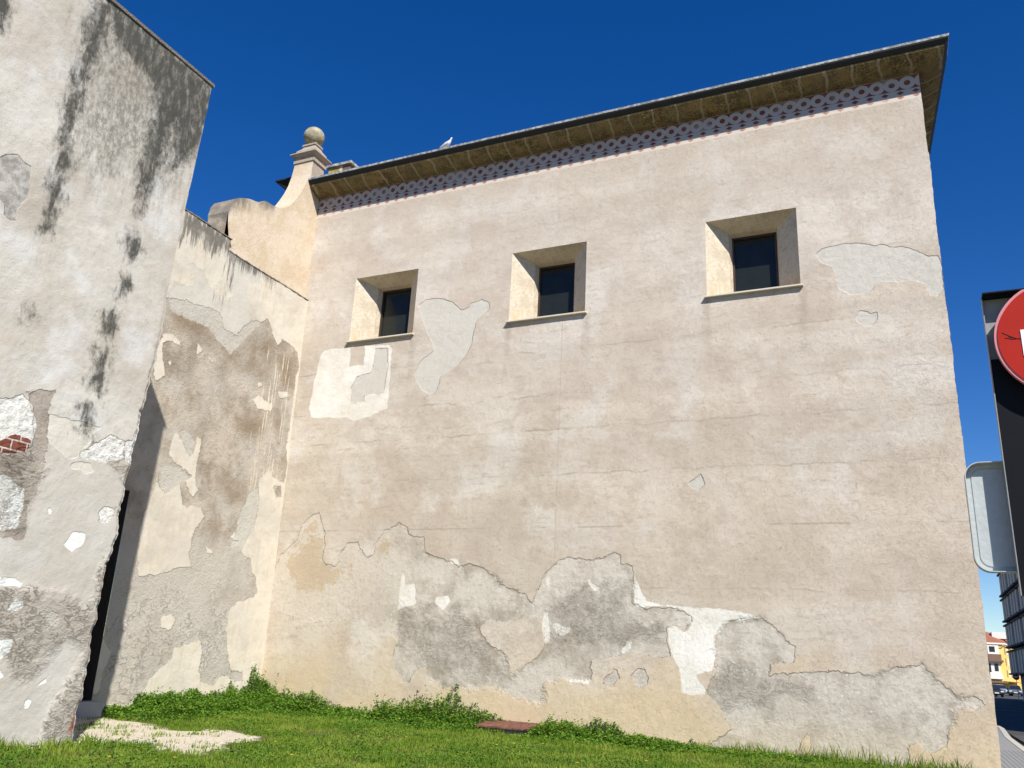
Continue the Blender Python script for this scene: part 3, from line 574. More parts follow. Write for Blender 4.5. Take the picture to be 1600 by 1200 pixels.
c = m.mix(m.mul(m.ramp(m.attr('rust'), -.02, .05), 1), c, (.42,.12,.06))
m.color(c)
h = m.add(m.mul(fl, -.030), m.mul(fru, -.045)); h = m.add(h, m.mul(fpt, -.012)); h = m.add(h, m.mul(fw, -.006)); h = m.add(h, m.mul(fpl, -.006)); h = m.add(h, m.mul(m.mul(fbk, m.sub(1, mort)), .03))
h = m.add(h, m.mul(n2, .012)); h = m.add(h, m.mul(n3, .003)); h = m.add(h, m.mul(m.noise(8, 5, .6), m.mul(fru, .045))); h = m.add(h, m.mul(n1, .02))
rid = m.math('ABSOLUTE', m.sub(m.noise(3.6, 8, .68, dist=.4, stretch=(1,.9,1.7)), .5)); h = m.add(h, m.mul(m.mul(fro, m.mul(m.ramp(rid, .025, 0), m.ramp(m.noise(2.2, 4, off=(3,1,1)), .4, .55))), -.028)); h = m.add(h, m.mul(m.mul(fro, m.noise(15, 6, .74, stretch=(1,1,1.6))), .042))
h = m.add(h, m.mul(m.mul(m.noise(16, 5, .7), .02), m.math('MAXIMUM', fro, fl)))
m.bump(h); ANN = m.m
annex = tag(empty('annex_building', (0, -12, 0)), 'near plastered building streaked with black damp stains and crumbling at its corner', 'building')
rust = [A2("430,930 405,1000 380,1075 415,1072 432,1000 438,950")]
def pos_ann(U, V):
    t = (U+9.8)/(1.2)                     # the corner leans back 2 degrees and crumbles low down
    d = (fbm(U, V, .8, 23)-.5)*.045+(fbm(U, V, 3, 29, 3)-.5)*.018
    k = np.clip((U+10.2)/1.40, 0, 1)      # 1 at the corner
    low = np.clip((7.6-V)/1.5, 0, 1)
    jag = (fbm(V, U*0, 1.3, 33)-.5)*.16*low+(fbm(V, U*0, 9, 35)-.5)*.10*low+(fbm(V, U*0, 7, 37)-.5)*.02
    jag = jag+.05*np.clip((7.5-V)/.5, 0, 1)*np.clip((V-1)/3, 0, 1)
    y = U+k*(.022*V+jag*k**3)
    x = XA+d-np.where(k > .97, .03*low, 0)
    return np.stack([x, y, V], -1)
o = grid_wall('wall', axis(-13.6, -8.8, .024), axis(-.3, 11.9, .026), pos_ann, ANN, None, (),
    dict(loss=lambda U, V: field(U, V, a_loss), rubble=lambda U, V: field(U, V, a_rub), brick=lambda U, V: field(U, V, a_brick), white=lambda U, V: field(U, V, a_white),
         pale=lambda U, V: field(U, V, a_pale), patch=lambda U, V: field(U, V, a_patch), rough=lambda U, V: field(U, V, a_rough), stain=lambda U, V: field(U, V, st),
         soft=lambda U, V: field(U, V, st2, margin=.8), rust=lambda U, V: field(U, V, rust)))
reparent(o, annex)
# far end face, rear, and the run of wall behind the camera's view
cv = o.data.vertices; nz = len(axis(-.3, 11.9, .026)); nvt = len(cv); colv = [tuple(cv[i].co) for i in range(nvt-nz, nvt)]
mb = MB(); k = len(colv); mb.add(colv+[(-6, c_[1], c_[2]) for c_ in colv], [(i, i+1, k+i+1, k+i) for i in range(k-1)])
reparent(mb.build('end_wall', REC), annex)
mb = MB(); mb.add([(XA,-13.6,-.3),(XA,-20,-.3),(XA,-20,11.9),(XA,-13.6,11.9),(-6,-20,-.3),(-6,-20,11.9),(-6,-8.8,-.3),(-6,-8.54,11.9)], [(1,0,3,2),(4,1,2,5),(6,4,5,7)])
mb.add([(XA-.02,-8.56,11.9),(-6,-8.56,11.9),(-6,-20,11.9),(XA-.02,-20,11.9)], [(0,1,2,3)])
reparent(mb.build('rear_wall', ANN), annex)
reparent(MB().box(-6.05,XA+.035,-20,-8.50,11.905,11.965).build('coping', COP, None), annex)

# =================================================================== GROUND
m = NM('asphalt', .9, .25); n1 = m.noise(.25, 5); n2 = m.noise(60, 3)
m.color(m.mix(m.ramp(n1, .35, .65), (.055,.054,.052), (.085,.083,.08))); m.bump(m.mul(n2, .006)); ASP = m.m
mb = MB(); mb.add([(-900,-600,-.20),(900,-600,-.20),(900,1400,-.20),(-900,1400,-.20)], [(0,1,2,3)])
tag(mb.build('ground', simple('dry_ground', (.13,.115,.09), .95, .15, .05, 0)), kind='structure')
mb = MB(); mb.add([(18.15,-60,-.12),(26,-60,-.12),(60,95,-.12),(60,170,-.12),(18.4,170,-.12),(18.5,20,-.12)], [(0,1,2,3,4,5)])
tag(mb.build('road', ASP), kind='structure')
m = NM('pavement_slabs', .85, .3); X = m.xyz(); s1 = m.math('FRACT', m.mul(X['Y'], 1/.42)); s2 = m.math('FRACT', m.mul(X['X'], 1/.42))
rib = m.math('FRACT', m.mul(m.add(X['X'], m.mul(X['Y'], .0)), 1/.10)); gr = m.math('MAXIMUM', m.ramp(m.math('ABSOLUTE', m.sub(s1, .5)), .48, .49), m.ramp(m.math('ABSOLUTE', m.sub(s2, .5)), .48, .49))
isr = m.ramp(X['Y'], 7.5, 7.45); rr_ = m.mul(m.ramp(m.math('ABSOLUTE', m.sub(rib, .5)), .26, .40), isr)
c = m.mix(m.noise(2, 5), (.18,.185,.19), (.25,.25,.25)); c = m.mix(m.mul(rr_, .55), c, (.15,.155,.16)); c = m.mix(m.mul(gr, .4), c, (.16,.16,.16)); m.color(c); m.bump(m.mul(rr_, -.01))
mb = MB(); mb.add([(16.5,-60,.0),(17.85,-60,.0),(17.85,8,.0),(17.95,13.5,.0),(18.25,19.5,.0),(18.15,100,.0),(16.7,100,.0)]+[], [(0,1,2,3,4,5,6)])
tag(mb.build('pavement', m.m), kind='structure')
mb = MB(); kp = [(17.85,-60),(17.85,8),(17.95,13.5),(18.25,19.5),(18.15,100)]
for (a, b) in zip(kp[:-1], kp[1:]):
    mb.add([(a[0],a[1],-.2),(a[0]+.17,a[1],-.2),(b[0]+.17,b[1],-.2),(b[0],b[1],-.2),(a[0],a[1],.012),(a[0]+.17,a[1],.004),(b[0]+.17,b[1],.004),(b[0],b[1],.012)], [(4,5,6,7),(1,2,6,5),(0,4,7,3)])
tag(mb.build('kerb', simple('pale_kerb_stone', (.42,.40,.36), .9, .1, 4, .004)), kind='structure')

# lawn with the trodden bare patch
dirt_px = [(104,1170),(120,1125),(150,1112),(170,1120),(215,1126),(240,1128),(262,1136),(290,1140),(340,1137),(385,1143),(412,1150),(400,1158),(360,1160),(352,1172),(310,1180),(260,1174),(200,1163),(150,1162)]
dirt = on_plane(dirt_px, (0,0,0), np.array([0,0,1.]))[:, :2]
dirt = np.vstack([dirt]); dirt[0] = (3.7,-9.2); dirt[1] = (-.4,-5.4); 
dirt2 = on_plane([(425,1128),(450,1124),(500,1130),(520,1136),(470,1137),(430,1135)], (0,0,0), np.array([0,0,1.]))[:, :2]
def gz(x, y): return (fbm(x, y, .45, 51)-.5)*.10*np.clip((-y)/.6, 0, 1)-.02+.012
def f_dirt(U, V):
    return field(U, V, [dirt], margin=.5)-.04
m = NM('lawn_soil', .97, .1); n1 = m.noise(3, 6, .65); n2 = m.noise(20, 5, .7)
soil = m.mix(n1, (.075,.085,.025), (.12,.12,.04)); pl_ = m.mix(m.ramp(n2, .35, .65), (.68,.62,.51), (.46,.40,.30)); pl_ = m.mix(m.ramp(n1, .55, .7, 0, .6), pl_, (.30,.25,.17))
m.color(m.mix(m.ramp(m.add(m.attr('dirt'), m.mul(m.sub(m.noise(3.0, 7, .75), .5), 1.3)), -.06, .08), soil, pl_)); m.bump(m.add(m.mul(n2, .03), m.mul(n1, .05)))
gx = axis(-1.0, 16.5, .07); gy = axis(-14, .0, .07)
o = grid_wall('lawn', gx, gy, lambda U, V: np.stack([U, V, gz(U, V)], -1), m.m, None, (), dict(dirt=f_dirt)); tag(o, kind='structure')
mb = MB(); mb.add([(4.0,-60,-.06),(16.5,-60,-.06),(16.5,-13.95,-.05),(4.0,-13.95,-.05)], [(0,1,2,3)]); tag(mb.build('lawn', m.m), kind='structure')

def visible(x, y, z, mg=220):
    d = np.stack([x, y, z], -1)-CAM; zc = d@FW; px = 800+FPX*(d@RT)/zc; py = 600-FPX*(d@UP)/zc
    return (zc > .5) & (px > -mg) & (px < 1600+mg) & (py < 1200+mg)
def dirt_at(x, y):
    return field(x, y, [dirt], margin=.5)-.04
# ---- grass blades
N = 330000
x = rng.uniform(-.3, 16.4, N); y = rng.uniform(-13.5, -.02, N); z = gz(x, y)
d = dirt_at(x, y)+(fbm(x, y, 3.0, 61, 5)-.5)*1.3; tuft = fbm(x, y, 2.2, 71)
keep = visible(x, y, z) & ((d < .0) | ((rng.random(N) < .45) & (fbm(x, y, 5.0, 77) > .62))) & ~((x < XA+.05) & (y < -8.5)) & (x > 0) & (rng.random(N) < np.clip(.35+1.6*(tuft-.25), .15, 1))
x, y, z, tuft = x[keep], y[keep], z[keep], tuft[keep]; n = len(x)
H = (.025+.050*rng.random(n)**1.5)*(0.5+1.0*tuft)
nearann = np.exp(-((x-XA-.1)/.35)**2)*(y < -8.4); H = H*(1+2.2*nearann)
right = np.clip((x-10.0)/3, 0, 1)*np.exp(-(y/.55)**2); H = H*(1+5.5*right*rng.random(n)**1.5)
wd = rng.uniform(.004, .010, n)*(1+.4*nearann); a = rng.uniform(0, 2*np.pi, n); ln = H*rng.uniform(.1, .9, n); la = rng.uniform(0, 2*np.pi, n)
ca, sa = np.cos(a)*wd, np.sin(a)*wd
b0 = np.stack([x-ca, y-sa, z-.01], -1); b1 = np.stack([x+ca, y+sa, z-.01], -1)
mx, my = x+np.cos(la)*ln*.4, y+np.sin(la)*ln*.4
m0 = np.stack([mx-ca*.7, my-sa*.7, z+H*.6], -1); m1 = np.stack([mx+ca*.7, my+sa*.7, z+H*.6], -1)
tp = np.stack([x+np.cos(la)*ln, y+np.sin(la)*ln, z+H], -1)
V = np.concatenate([b0, b1, m1, m0, tp]); i = np.arange(n)
F4 = np.stack([i, i+n, i+2*n, i+3*n], -1); F3 = np.stack([i+3*n, i+2*n, i+4*n], -1)
F = np.concatenate([np.stack([i, i+n, i+2*n], -1), np.stack([i, i+2*n, i+3*n], -1), F3])
def leafmat(name, a, b, c, trans=.25):
    m = NM(name, .7, .12); n1 = m.noise(.9, 5, .65); n2 = m.noise(40, 2); r = m.t.nodes.new('ShaderNodeNewGeometry').outputs['Random Per Island']
    col = m.mix(r, a, b); col = m.mix(m.ramp(n1, .42, .62, 0, .6), col, c); m.color(col)
    tr = m.t.nodes.new('ShaderNodeBsdfTranslucent'); m.t.links.new(col, tr.inputs[0]); mx = m.t.nodes.new('ShaderNodeMixShader'); mx.inputs[0].default_value = trans
    m.t.links.new(m.b.outputs[0], mx.inputs[1]); m.t.links.new(tr.outputs[0], mx.inputs[2]); m.t.links.new(mx.outputs[0], m.t.nodes['Material Output'].inputs[0]); return m.m
tag(np_mesh('grass', V, F, leafmat('grass_blades', (.062,.140,.012), (.175,.265,.024), (.26,.31,.05))), 'mown green lawn grass in front of the walls', 'grass', kind='stuff')

# ---- leafy weeds banked along the foot of both walls
def weed_h(s, which):
    if which == 'y':   # along the church wall, s = x
        xs_ = [-.1,.4,.9,1.4,2.0,2.6,3.2,3.9,4.4,4.9,5.3,5.7,6.2,6.6,6.9,7.9,8.1,8.8,9.4,9.9,10.6,11.5,12.8,14.6,15.5]
        hs_ = [.48,.40,.34,.44,.34,.16,.12,.30,.38,.56,.44,.50,.34,.30,.12,.07,.24,.34,.30,.18,.12,.06,.04,.02,0]
    else:              # along the lower wall, s = y
        xs_ = [-5.2,-4.8,-4.2,-3.6,-3.0,-2.4,-1.6,-1.0,-.5,0]; hs_ = [.0,.14,.26,.34,.36,.34,.38,.42,.58,.48]
    return np.interp(s, xs_, hs_)
def leaves(x, y, z, size):
    n = len(x); s = size*rng.uniform(.6, 1.4, n); a = rng.uniform(0, 2*np.pi, n); t = rng.uniform(-.9, .9, n)
    dx, dy = np.cos(a), np.sin(a); ux = np.stack([dx*np.cos(t), dy*np.cos(t), np.sin(t)], -1)*s[:, None]
    wx = np.stack([-dy, dx, rng.uniform(-.4, .4, n)], -1)*(s*.42)[:, None]
    p = np.stack([x, y, z], -1); V = np.concatenate([p, p+ux*.5+wx, p+ux, p+ux*.5-wx]); i = np.arange(n)
    return V, np.stack([i, i+n, i+2*n, i+3*n], -1)
N = 66000
xx = rng.uniform(-.1, 15.3, N); dd = rng.random(N)**1.3*1.9; hh = weed_h(xx, 'y')*(.10+1.75*fbm(xx, dd, 2.6, 81)**1.3)*np.clip(1.05-dd/1.75, 0, 1)**1.5*1.45
yy = -.03-dd; k1 = hh > .035
N2 = 42000
y2 = rng.uniform(-5.0, 0, N2); d2_ = rng.random(N2)**1.3*1.8; h2 = weed_h(y2, 'x')*(.10+1.75*fbm(y2, d2_, 2.6, 91)**1.3)*np.clip(1.05-d2_/1.7, 0, 1)**1.4*1.45; x2 = .02+d2_
k2 = h2 > .035
X_ = np.concatenate([xx[k1], x2[k2]]); Y_ = np.concatenate([yy[k1], y2[k2]]); Hh = np.concatenate([hh[k1], h2[k2]])
dk = (dirt_at(X_, Y_) < -.02) & ~((X_ > 6.65) & (X_ < 7.95) & (Y_ < -.25)); X_, Y_, Hh = X_[dk], Y_[dk], Hh[dk]
Zz = gz(X_, Y_)+Hh*rng.random(len(X_))**.55
# sprigs standing out of the bank
sx_, sy_, sz_ = [], [], []
for q in range(1500):
    if q % 3: a = rng.uniform(0, 14.8); b = -.05-rng.random()*.9; hq = float(weed_h(a, 'y'))
    else: b = rng.uniform(-4.7, -.1); a = .05+rng.random()*1.1; hq = float(weed_h(b, 'x'))
    if (6.6 < a < 8.0 and b < -.2) or dirt_at(np.array([a]), np.array([b]))[0] > -.1: continue
    top_ = hq*rng.uniform(.5, 1.2)*(1-.5*rng.random())*(1.55 if rng.random() < .16 else 1)+.06; la_, lb_ = rng.normal(0, .05, 2)
    for t_ in np.linspace(.3, 1, 15): sx_.append(a+la_*t_+rng.normal(0, .018)); sy_.append(min(-.02, b+lb_*t_+rng.normal(0, .018))); sz_.append(top_*t_)
sx_, sy_, sz_ = map(np.array, (sx_, sy_, sz_)); X_ = np.concatenate([X_, sx_]); Y_ = np.concatenate([Y_, sy_]); Zz = np.concatenate([Zz, gz(sx_, sy_)+sz_])
V, F = leaves(X_, Y_, Zz, .048)
WEED = leafmat('weed_leaves', (.045,.13,.014), (.22,.35,.04), (.13,.26,.03), .4)
tag(np_mesh('weed_cover', V, F, WEED), 'dense dark green leafy weeds banked along the foot of the walls', 'weeds', kind='stuff')
# scattered clover-like patches in the lawn
N = 60000
x = rng.uniform(0, 15.5, N); y = rng.uniform(-11, -.6, N); k = (fbm(x, y, 1.3, 101) > .45) & visible(x, y, 0*x, 120) & (dirt_at(x, y)+(fbm(x, y, 3.0, 61, 5)-.5)*1.3 < -.05) & ~((x < XA+.05) & (y < -8.4)) & (x > .1)
x, y = x[k], y[k]; V, F = leaves(x, y, gz(x, y)+.035+.06*rng.random(len(x)), .034)
tag(np_mesh('clover', V, F, leafmat('clover_leaves', (.030,.105,.012), (.12,.23,.025), (.18,.28,.04), .3)), 'low clover scattered through the lawn', 'clover', kind='stuff')
# tall single weeds with seed heads
DK = simple('seed_head', (.05,.055,.03), .9, .2, 20, 0); ST = simple('weed_stem', (.10,.15,.05), .8, .2, 8, 0)
def tall_weed(x, y, h, seed, label):
    r = random.Random(seed); root = tag(empty('tall_weed', (x, y, float(gz(np.array([x]), np.array([y]))[0]))), label, 'weed', 'tall weeds along the wall foot')
    s = MB(); lv = []
    for q in range(r.randint(3, 5)):
        a = r.uniform(0, 6.28); l = r.uniform(.05, .22); p = Vector((r.uniform(-.05, .05), r.uniform(-.05, .05), 0)); hh = h*r.uniform(.7, 1)
        tip = p+Vector((math.cos(a)*l, math.sin(a)*l*.6, hh)); mid = p.lerp(tip, .5)+Vector((0, 0, .03))
        s.cyl(p, mid, .005, .004, 5); s.cyl(mid, tip, .004, .003, 5)
        for j in range(5):
            t = r.uniform(.55, 1); c = mid.lerp(tip, (t-.5)*2) if t > .5 else mid; off = Vector((r.uniform(-.05, .05), r.uniform(-.05, .05), r.uniform(0, .04)))
            s.cyl(c, c+off, .002, .002, 4); MB().sphere(c+off, r.uniform(.011, .019), 7, 5).build('seed_head', DK, root)
        for j in range(26):
            t = r.uniform(0, .8); lv.append(tuple(p.lerp(tip, t)+Vector((r.uniform(-.05, .05), r.uniform(-.05, .05), 0))))
    s.build('stem', ST, root)
    lv = np.array(lv); V, F = leaves(lv[:, 0], lv[:, 1], lv[:, 2], .055); np_mesh('foliage', V, F, WEED, root)
TW = [(3.95, -.35, .62, 'loose seeding weed, leftmost of the four tall weeds left of the rusty hatch'),
      (4.95, -.35, .80, 'tallest dark bushy weed against the middle of the church wall'),
      (5.35, -.40, .55, 'short sparse weed just right of the tallest weed at the church wall'),
      (5.85, -.35, .66, 'thin tall weed with seed heads halfway between the tallest weed and the rusty hatch'),
      (6.55, -.40, .40, 'small upright weed right beside the left end of the rusty hatch'),
      (-.0+.30, -.45, .60, 'tall weed in the inner corner where the two walls meet'),
      (1.4, -.30, .55, 'upright weed at the church wall just right of the inner corner'),
      (.30, -1.9, .48, 'upright weed at the foot of the lower patched wall near the corner'),
      (9.4, -.35, .36, 'low upright weed against the church wall right of the rusty hatch')]
for q, (a, b, h_, lb) in enumerate(TW): tall_weed(a, b, h_, 200+q, lb)
# dandelions
YEL = simple('dandelion_yellow', (.75,.55,.03), .7, .1, 30, 0)
def flower():
    r = tag(empty('dandelion', (0,0,0)), 'small yellow dandelion flower dotted in the green lawn', 'flower', 'dandelions in the lawn')
    MB().cyl((0,0,0), (.0,.0,.09), .003, .003, 5).build('stem', ST, r)
    f = MB()
    for q in range(14):
        a = q*2*math.pi/14; f.add([(0,0,.09),(.022*math.cos(a-.18),.022*math.sin(a-.18),.102),(.026*math.cos(a),.026*math.sin(a),.104),(.022*math.cos(a+.18),.022*math.sin(a+.18),.102)], [(0,1,2,3)])
    f.sphere((0,0,.097), .010, 8, 5); f.build('petals', YEL, r); return r
fl0 = flower()
for q, p in enumerate([(635,1152),(700,1158),(776,1167),(803,1166),(848,1166),(902,1194),(272,1190),(430,1160),(170,1188),(560,1150),(1010,1192),(455,1183)]):
    w = on_plane([p], (0,0,.08), np.array([0,0,1.]))[0]; r = fl0 if q == 0 else fl0.copy()
    if q:
        COL.objects.link(r)
        for ch in fl0.children: c_ = ch.copy(); COL.objects.link(c_); c_.parent = r
    r.location = (w[0], w[1], float(gz(w[:1], w[1:2])[0])+.02)

# rusty hatch on a concrete curb
hatch = tag(empty('ground_hatch', (7.3, -.3, 0)), 'rusty brown metal plate on a low concrete curb at the church wall foot', 'hatch')
m = NM('rusted_plate', .8, .3); nn = m.noise(9, 6, .7); m.color(m.mix(m.ramp(nn, .35, .65), (.10,.040,.028), (.20,.095,.065))); m.bump(m.mul(nn, .01))
mb = MB(); mb.add([(-.62,-.42,.10),(.62,-.42,.10),(.62,.28,.19),(-.62,.28,.19),(-.62,-.42,.135),(.62,-.42,.135),(.62,.28,.225),(-.62,.28,.225)], [(3,2,1,0),(4,5,6,7),(0,1,5,4),(1,2,6,5),(2,3,7,6),(3,0,4,7)])
mb.build('plate', m.m, hatch, bevel=.004)
mb = MB(); mb.add([(-.55,-.34,-.1),(.55,-.34,-.1),(.55,.27,-.1),(-.55,.27,-.1),(-.55,-.34,.108),(.55,-.34,.108),(.55,.27,.186),(-.55,.27,.186)], [(3,2,1,0),(4,5,6,7),(0,1,5,4),(1,2,6,5),(2,3,7,6),(3,0,4,7)])
mb.build('curb', simple('curb_concrete', (.30,.30,.28), .95, .12, 6, .01), hatch)

# =================================================================== PIGEON on the roof edge
bird = tag(empty('pigeon', (4.55, -.55, 15.42), 0), 'small white pigeon standing on the roof edge of the church', 'bird')
BW = simple('white_feathers', (.70,.68,.70), .8, .08, 20, 0)
spine = [(-.23,.035,.012,.012),(-.17,.06,.03,.02),(-.10,.095,.05,.045),(-.02,.13,.065,.065),(.05,.16,.062,.068),(.095,.20,.045,.048),(.115,.245,.032,.034),(.125,.28,.034,.034),(.145,.305,.026,.024),(.165,.305,.010,.010)]
rings = []
for (x_, z_, ry, rz_) in spine: rings.append([(x_+.25*rz_*math.sin(t)*-1, ry*math.cos(t), z_+rz_*math.sin(t)) for t in np.arange(12)*2*math.pi/12])
MB().loft(rings).build('body', BW, bird, smooth=True)
MB().cyl((.16,0,.303), (.195,0,.292), .009, .002, 6).build('beak', simple('beak_dark', (.08,.07,.06)), bird)
for s_ in (-1, 1):
    MB().loft([[(-.22,s_*.02,.05),(-.22,s_*.03,.05),(-.22,s_*.03,.06),(-.22,s_*.02,.06)], [(-.02,s_*.06,.09),(-.02,s_*.075,.09),(-.02,s_*.07,.17),(-.02,s_*.055,.17)], [(.06,s_*.05,.12),(.06,s_*.066,.12),(.06,s_*.06,.18),(.06,s_*.05,.18)]]).build('wing', simple('wing_grey', (.52,.52,.57), .8, .1, 20, 0), bird)
    MB().cyl((0,s_*.03,-.02), (.01,s_*.03,.09), .005, .006, 6).build('leg', simple('leg_red', (.35,.10,.08)), bird)

# =================================================================== ROAD SIGN at the right edge
sign = tag(empty('road_sign', (16.3, -13.95, 0)), 'round red no entry sign with grey plates and shade-painted board at the right edge', 'road sign')
GP = simple('grey_painted_steel', (.27,.275,.27), .5, .10, 3, .002, 0, .35); DP = simple('shade_and_scratch_black', (.007,.008,.011), .6, .1, 2, .0, 0, .1)  # near-black serves the painted shade on the board, the flange and scratches
m = NM('red_reflective', .45, .15); nn = m.noise(5, 5); m.color(m.mix(nn, (.30,.012,.006), (.40,.022,.011))); RED = m.m
WHT = simple('white_reflective', (.80,.82,.84), .4, .03, 4, 0); PNK = simple('faded_rim', (.55,.20,.22), .5, .1, 6, 0)
ox, oy = 16.3, -13.95
MB().cyl((.0,.14,-.1), (0,.14,3.5), .045, None, 20).build('post', simple('galvanised_post', (.38,.39,.40), .5, .1, 4, 0), sign, smooth=True)
pb = MB(); pb.box(-.325,.325,.045,.055,1.98,3.455); pb.box(-.325,-.321,.02,.045,1.98,3.455); pb.box(.321,.325,.02,.045,1.98,3.455)
board = pb.build('back_board', GP, sign); 
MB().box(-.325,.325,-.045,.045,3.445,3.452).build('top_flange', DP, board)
MB().box(-.319,.319,.03,.044,1.98,3.12).build('board_painted_shade', DP, board)  # shadow below the disc painted near-black on the board
mb = MB(); R_ = .300; zc = 3.187; dk = mb
n = 64; vs_ = [(math.cos(t)*R_, -.02, zc+math.sin(t)*R_) for t in np.arange(n)*2*math.pi/n]; 
MB().cyl((0,-.045,zc), (0,-.020,zc), R_, R_, 64).build('disc_rim', PNK, sign)
face = MB().cyl((0,-.050,zc), (0,-.046,zc), R_*.955, R_*.955, 64).build('disc_face', RED, sign)
MB().box(-.187,.187,-.054,-.0505,zc-.09,zc+.045).build('white_bar', WHT, face)
cr = MB()
for a_, b_ in [((-.265,.02),(-.235,.0)),((-.235,.0),(-.205,-.018)),((-.205,-.018),(-.182,-.022)),((-.255,-.008),(-.225,-.018)),((-.225,-.018),(-.195,-.018)),((-.240,-.0),(-.225,-.012))]:
    cr.cyl((a_[0],-.0505,zc+.02+a_[1]), (b_[0],-.0505,zc+.02+b_[1]), .0016, None, 5)
cr.build('scratch', DP, face)
# rounded lower plate seen from behind: pan with a turned-in rim
def rrect(w, h, r, cx, cz, n=8):
    out = []
    for (sx, sz, a0) in [(1,1,0),(-1,1,90),(-1,-1,180),(1,-1,270)]:
        for q in range(n+1):
            t = math.radians(a0+90*q/n); out.append((cx+sx*(w/2-r)+r*math.cos(t), cz+sz*(h/2-r)+r*math.sin(t)))
    return out
cx_, cz_ = -.165, 2.352
A_ = rrect(.65, .525, .07, cx_, cz_); B_ = rrect(.642, .517, .066, cx_, cz_); C_ = rrect(.60, .475, .05, cx_, cz_); D_ = rrect(.592, .467, .048, cx_, cz_)
mb = MB(); k = len(A_); y0_ = .095
rg = [[(p[0], .125, p[1]) for p in A_], [(p[0], .062, p[1]) for p in A_], [(p[0], .062, p[1]) for p in B_], [(p[0], .110, p[1]) for p in B_], [(p[0], .110, p[1]) for p in C_], [(p[0], .106, p[1]) for p in D_]]
for j in range(len(rg)-1):
    mb.add(rg[j]+rg[j+1], [(i, (i+1) % k, k+(i+1) % k, k+i) for i in range(k)])
mb.add(rg[-1], [tuple(range(k))]); mb.add(rg[0], [tuple(range(k))[::-1]])
mb.build('lower_plate', simple('pale_blue_grey_steel', (.42,.45,.45), .55, .10, 4, .002, 0, .3), sign)

# =================================================================== STREET BEYOND
# dark apartment block with ribbed balconies
apt = tag(empty('apartment_block', (25.5, 50, 0)), 'grey apartment block in shade with stacked ribbed balconies along the street', 'building')
DG = simple('grey_block_wall', (.16,.15,.15), .9, .08, .6, .01); BAL = simple('beige_ribbed_panel', (.66,.55,.43), .9, .1, 1, .01); SLB = simple('dark_slab', (.06,.06,.06), .9)
mb = MB(); mb.box(.3,14,-36,39.4,2.4,15.6); mb.box(4,14,-36,38,-.2,2.398); reparent(mb.build('wall', DG), apt).matrix_parent_inverse = Matrix.Identity(4)
for fz in (2.6, 5.25, 7.9, 10.55):
    for by in (31.5, 23.5, 15.5, 7.5):
        bm_ = MB(); z0 = fz; y0 = by; L = 7.0; nrib = 3
        pts = []
        for q in range(nrib):
            a = y0+L*q/nrib; b = y0+L*(q+.62)/nrib; c_ = y0+L*(q+1)/nrib
            bm_.box(-.60, .0, a, b, z0, z0+2.05); bm_.box(-.06, .0, b, c_-.004, z0+.02, z0+2.03)
        bl = bm_.build('balcony', BAL, apt)
        s2_ = MB(); s2_.box(-.72,.298,y0-.05,y0+L+.05,z0-.17,z0-.002); s2_.box(-.72,.298,y0-.05,y0+L+.05,z0+2.052,z0+2.20); s2_.build('slab', SLB, bl)
for wy in np.arange(-33, 38, 4.0):
    pass
WG = simple('dark_window_glass', (.02,.022,.028), .15, .1, 3, 0)  # even dark glass for all distant windows and car cabins
for wy in np.arange(-30, 5, 5.0):
    for fz in (3.6, 6.25, 8.9, 11.55): MB().box(.27,.31,wy,wy+1.6,fz,fz+1.3).build('window', WG, apt)
for wy in (-34, -28, -22, -16, -10, -4, 2, 8, 14, 20, 26, 32, 38.5): MB().box(.35,.75,wy,wy+.4,-.12,2.398).build('pillar', simple('white_pillar', (.72,.72,.70)) if wy == -34 else bpy.data.materials['white_pillar'], apt)

# yellow building with tiled hip roof
yb = tag(empty('yellow_building', (30.7, 161, 0)), 'yellow house with red tiled hip roof and awning at the end of the street', 'building')
YW = simple('yellow_wall', (.74,.53,.17), .9, .08, .5, .005); RTL = NM('red_tiles', .9, .2); X = RTL.xyz(); tl = RTL.math('FRACT', RTL.mul(X['Z'], 4)); RTL.color(RTL.mix(RTL.noise(1.5, 5), (.26,.095,.055), (.36,.15,.09))); RTL.bump(RTL.mul(tl, .08)); RTL = RTL.m
WHW = simple('white_wall', (.74,.71,.66), .9, .06, .6, .005); BRN = simple('brown_trim', (.20,.12,.085), .9, .15, 1, 0)
mb = MB(); mb.prism([(0,0),(3.4,19),(14,19),(14,30),(-9,30),(-9,-1.6),(-.05,-.02)], 2, -.15, 8.35); mb.build('wall', YW, yb)
mb = MB(); mb.add([(-9.3,-2.0,8.36),(.15,-.5,8.36),(3.9,19.2,8.36),(14.3,30,8.36),(-9.3,30,8.36),(-8,9,11.3),(-4.0,10,11.3),(2,22,10.6)], [(0,1,6,5),(1,2,7,6),(2,3,7),(3,4,5,6,7),(4,0,5),(4,3,2,1,0)])
rf = mb.build('roof', RTL, yb)
mb = MB(); mb.box(-1.0,2.2,7,12,9.4,10.6); mb.build('roof_terrace', WHW, rf)
mb = MB(); mb.add([(-9.35,-2.15,8.10),(.2,-.65,8.10),(.2,-.65,8.355),(-9.35,-2.15,8.355),(.2,-.65,8.10),(4.0,19,8.10),(4.0,19,8.355),(.2,-.65,8.355)], [(0,1,2,3),(4,5,6,7)]); mb.build('eaves', WHW, yb)
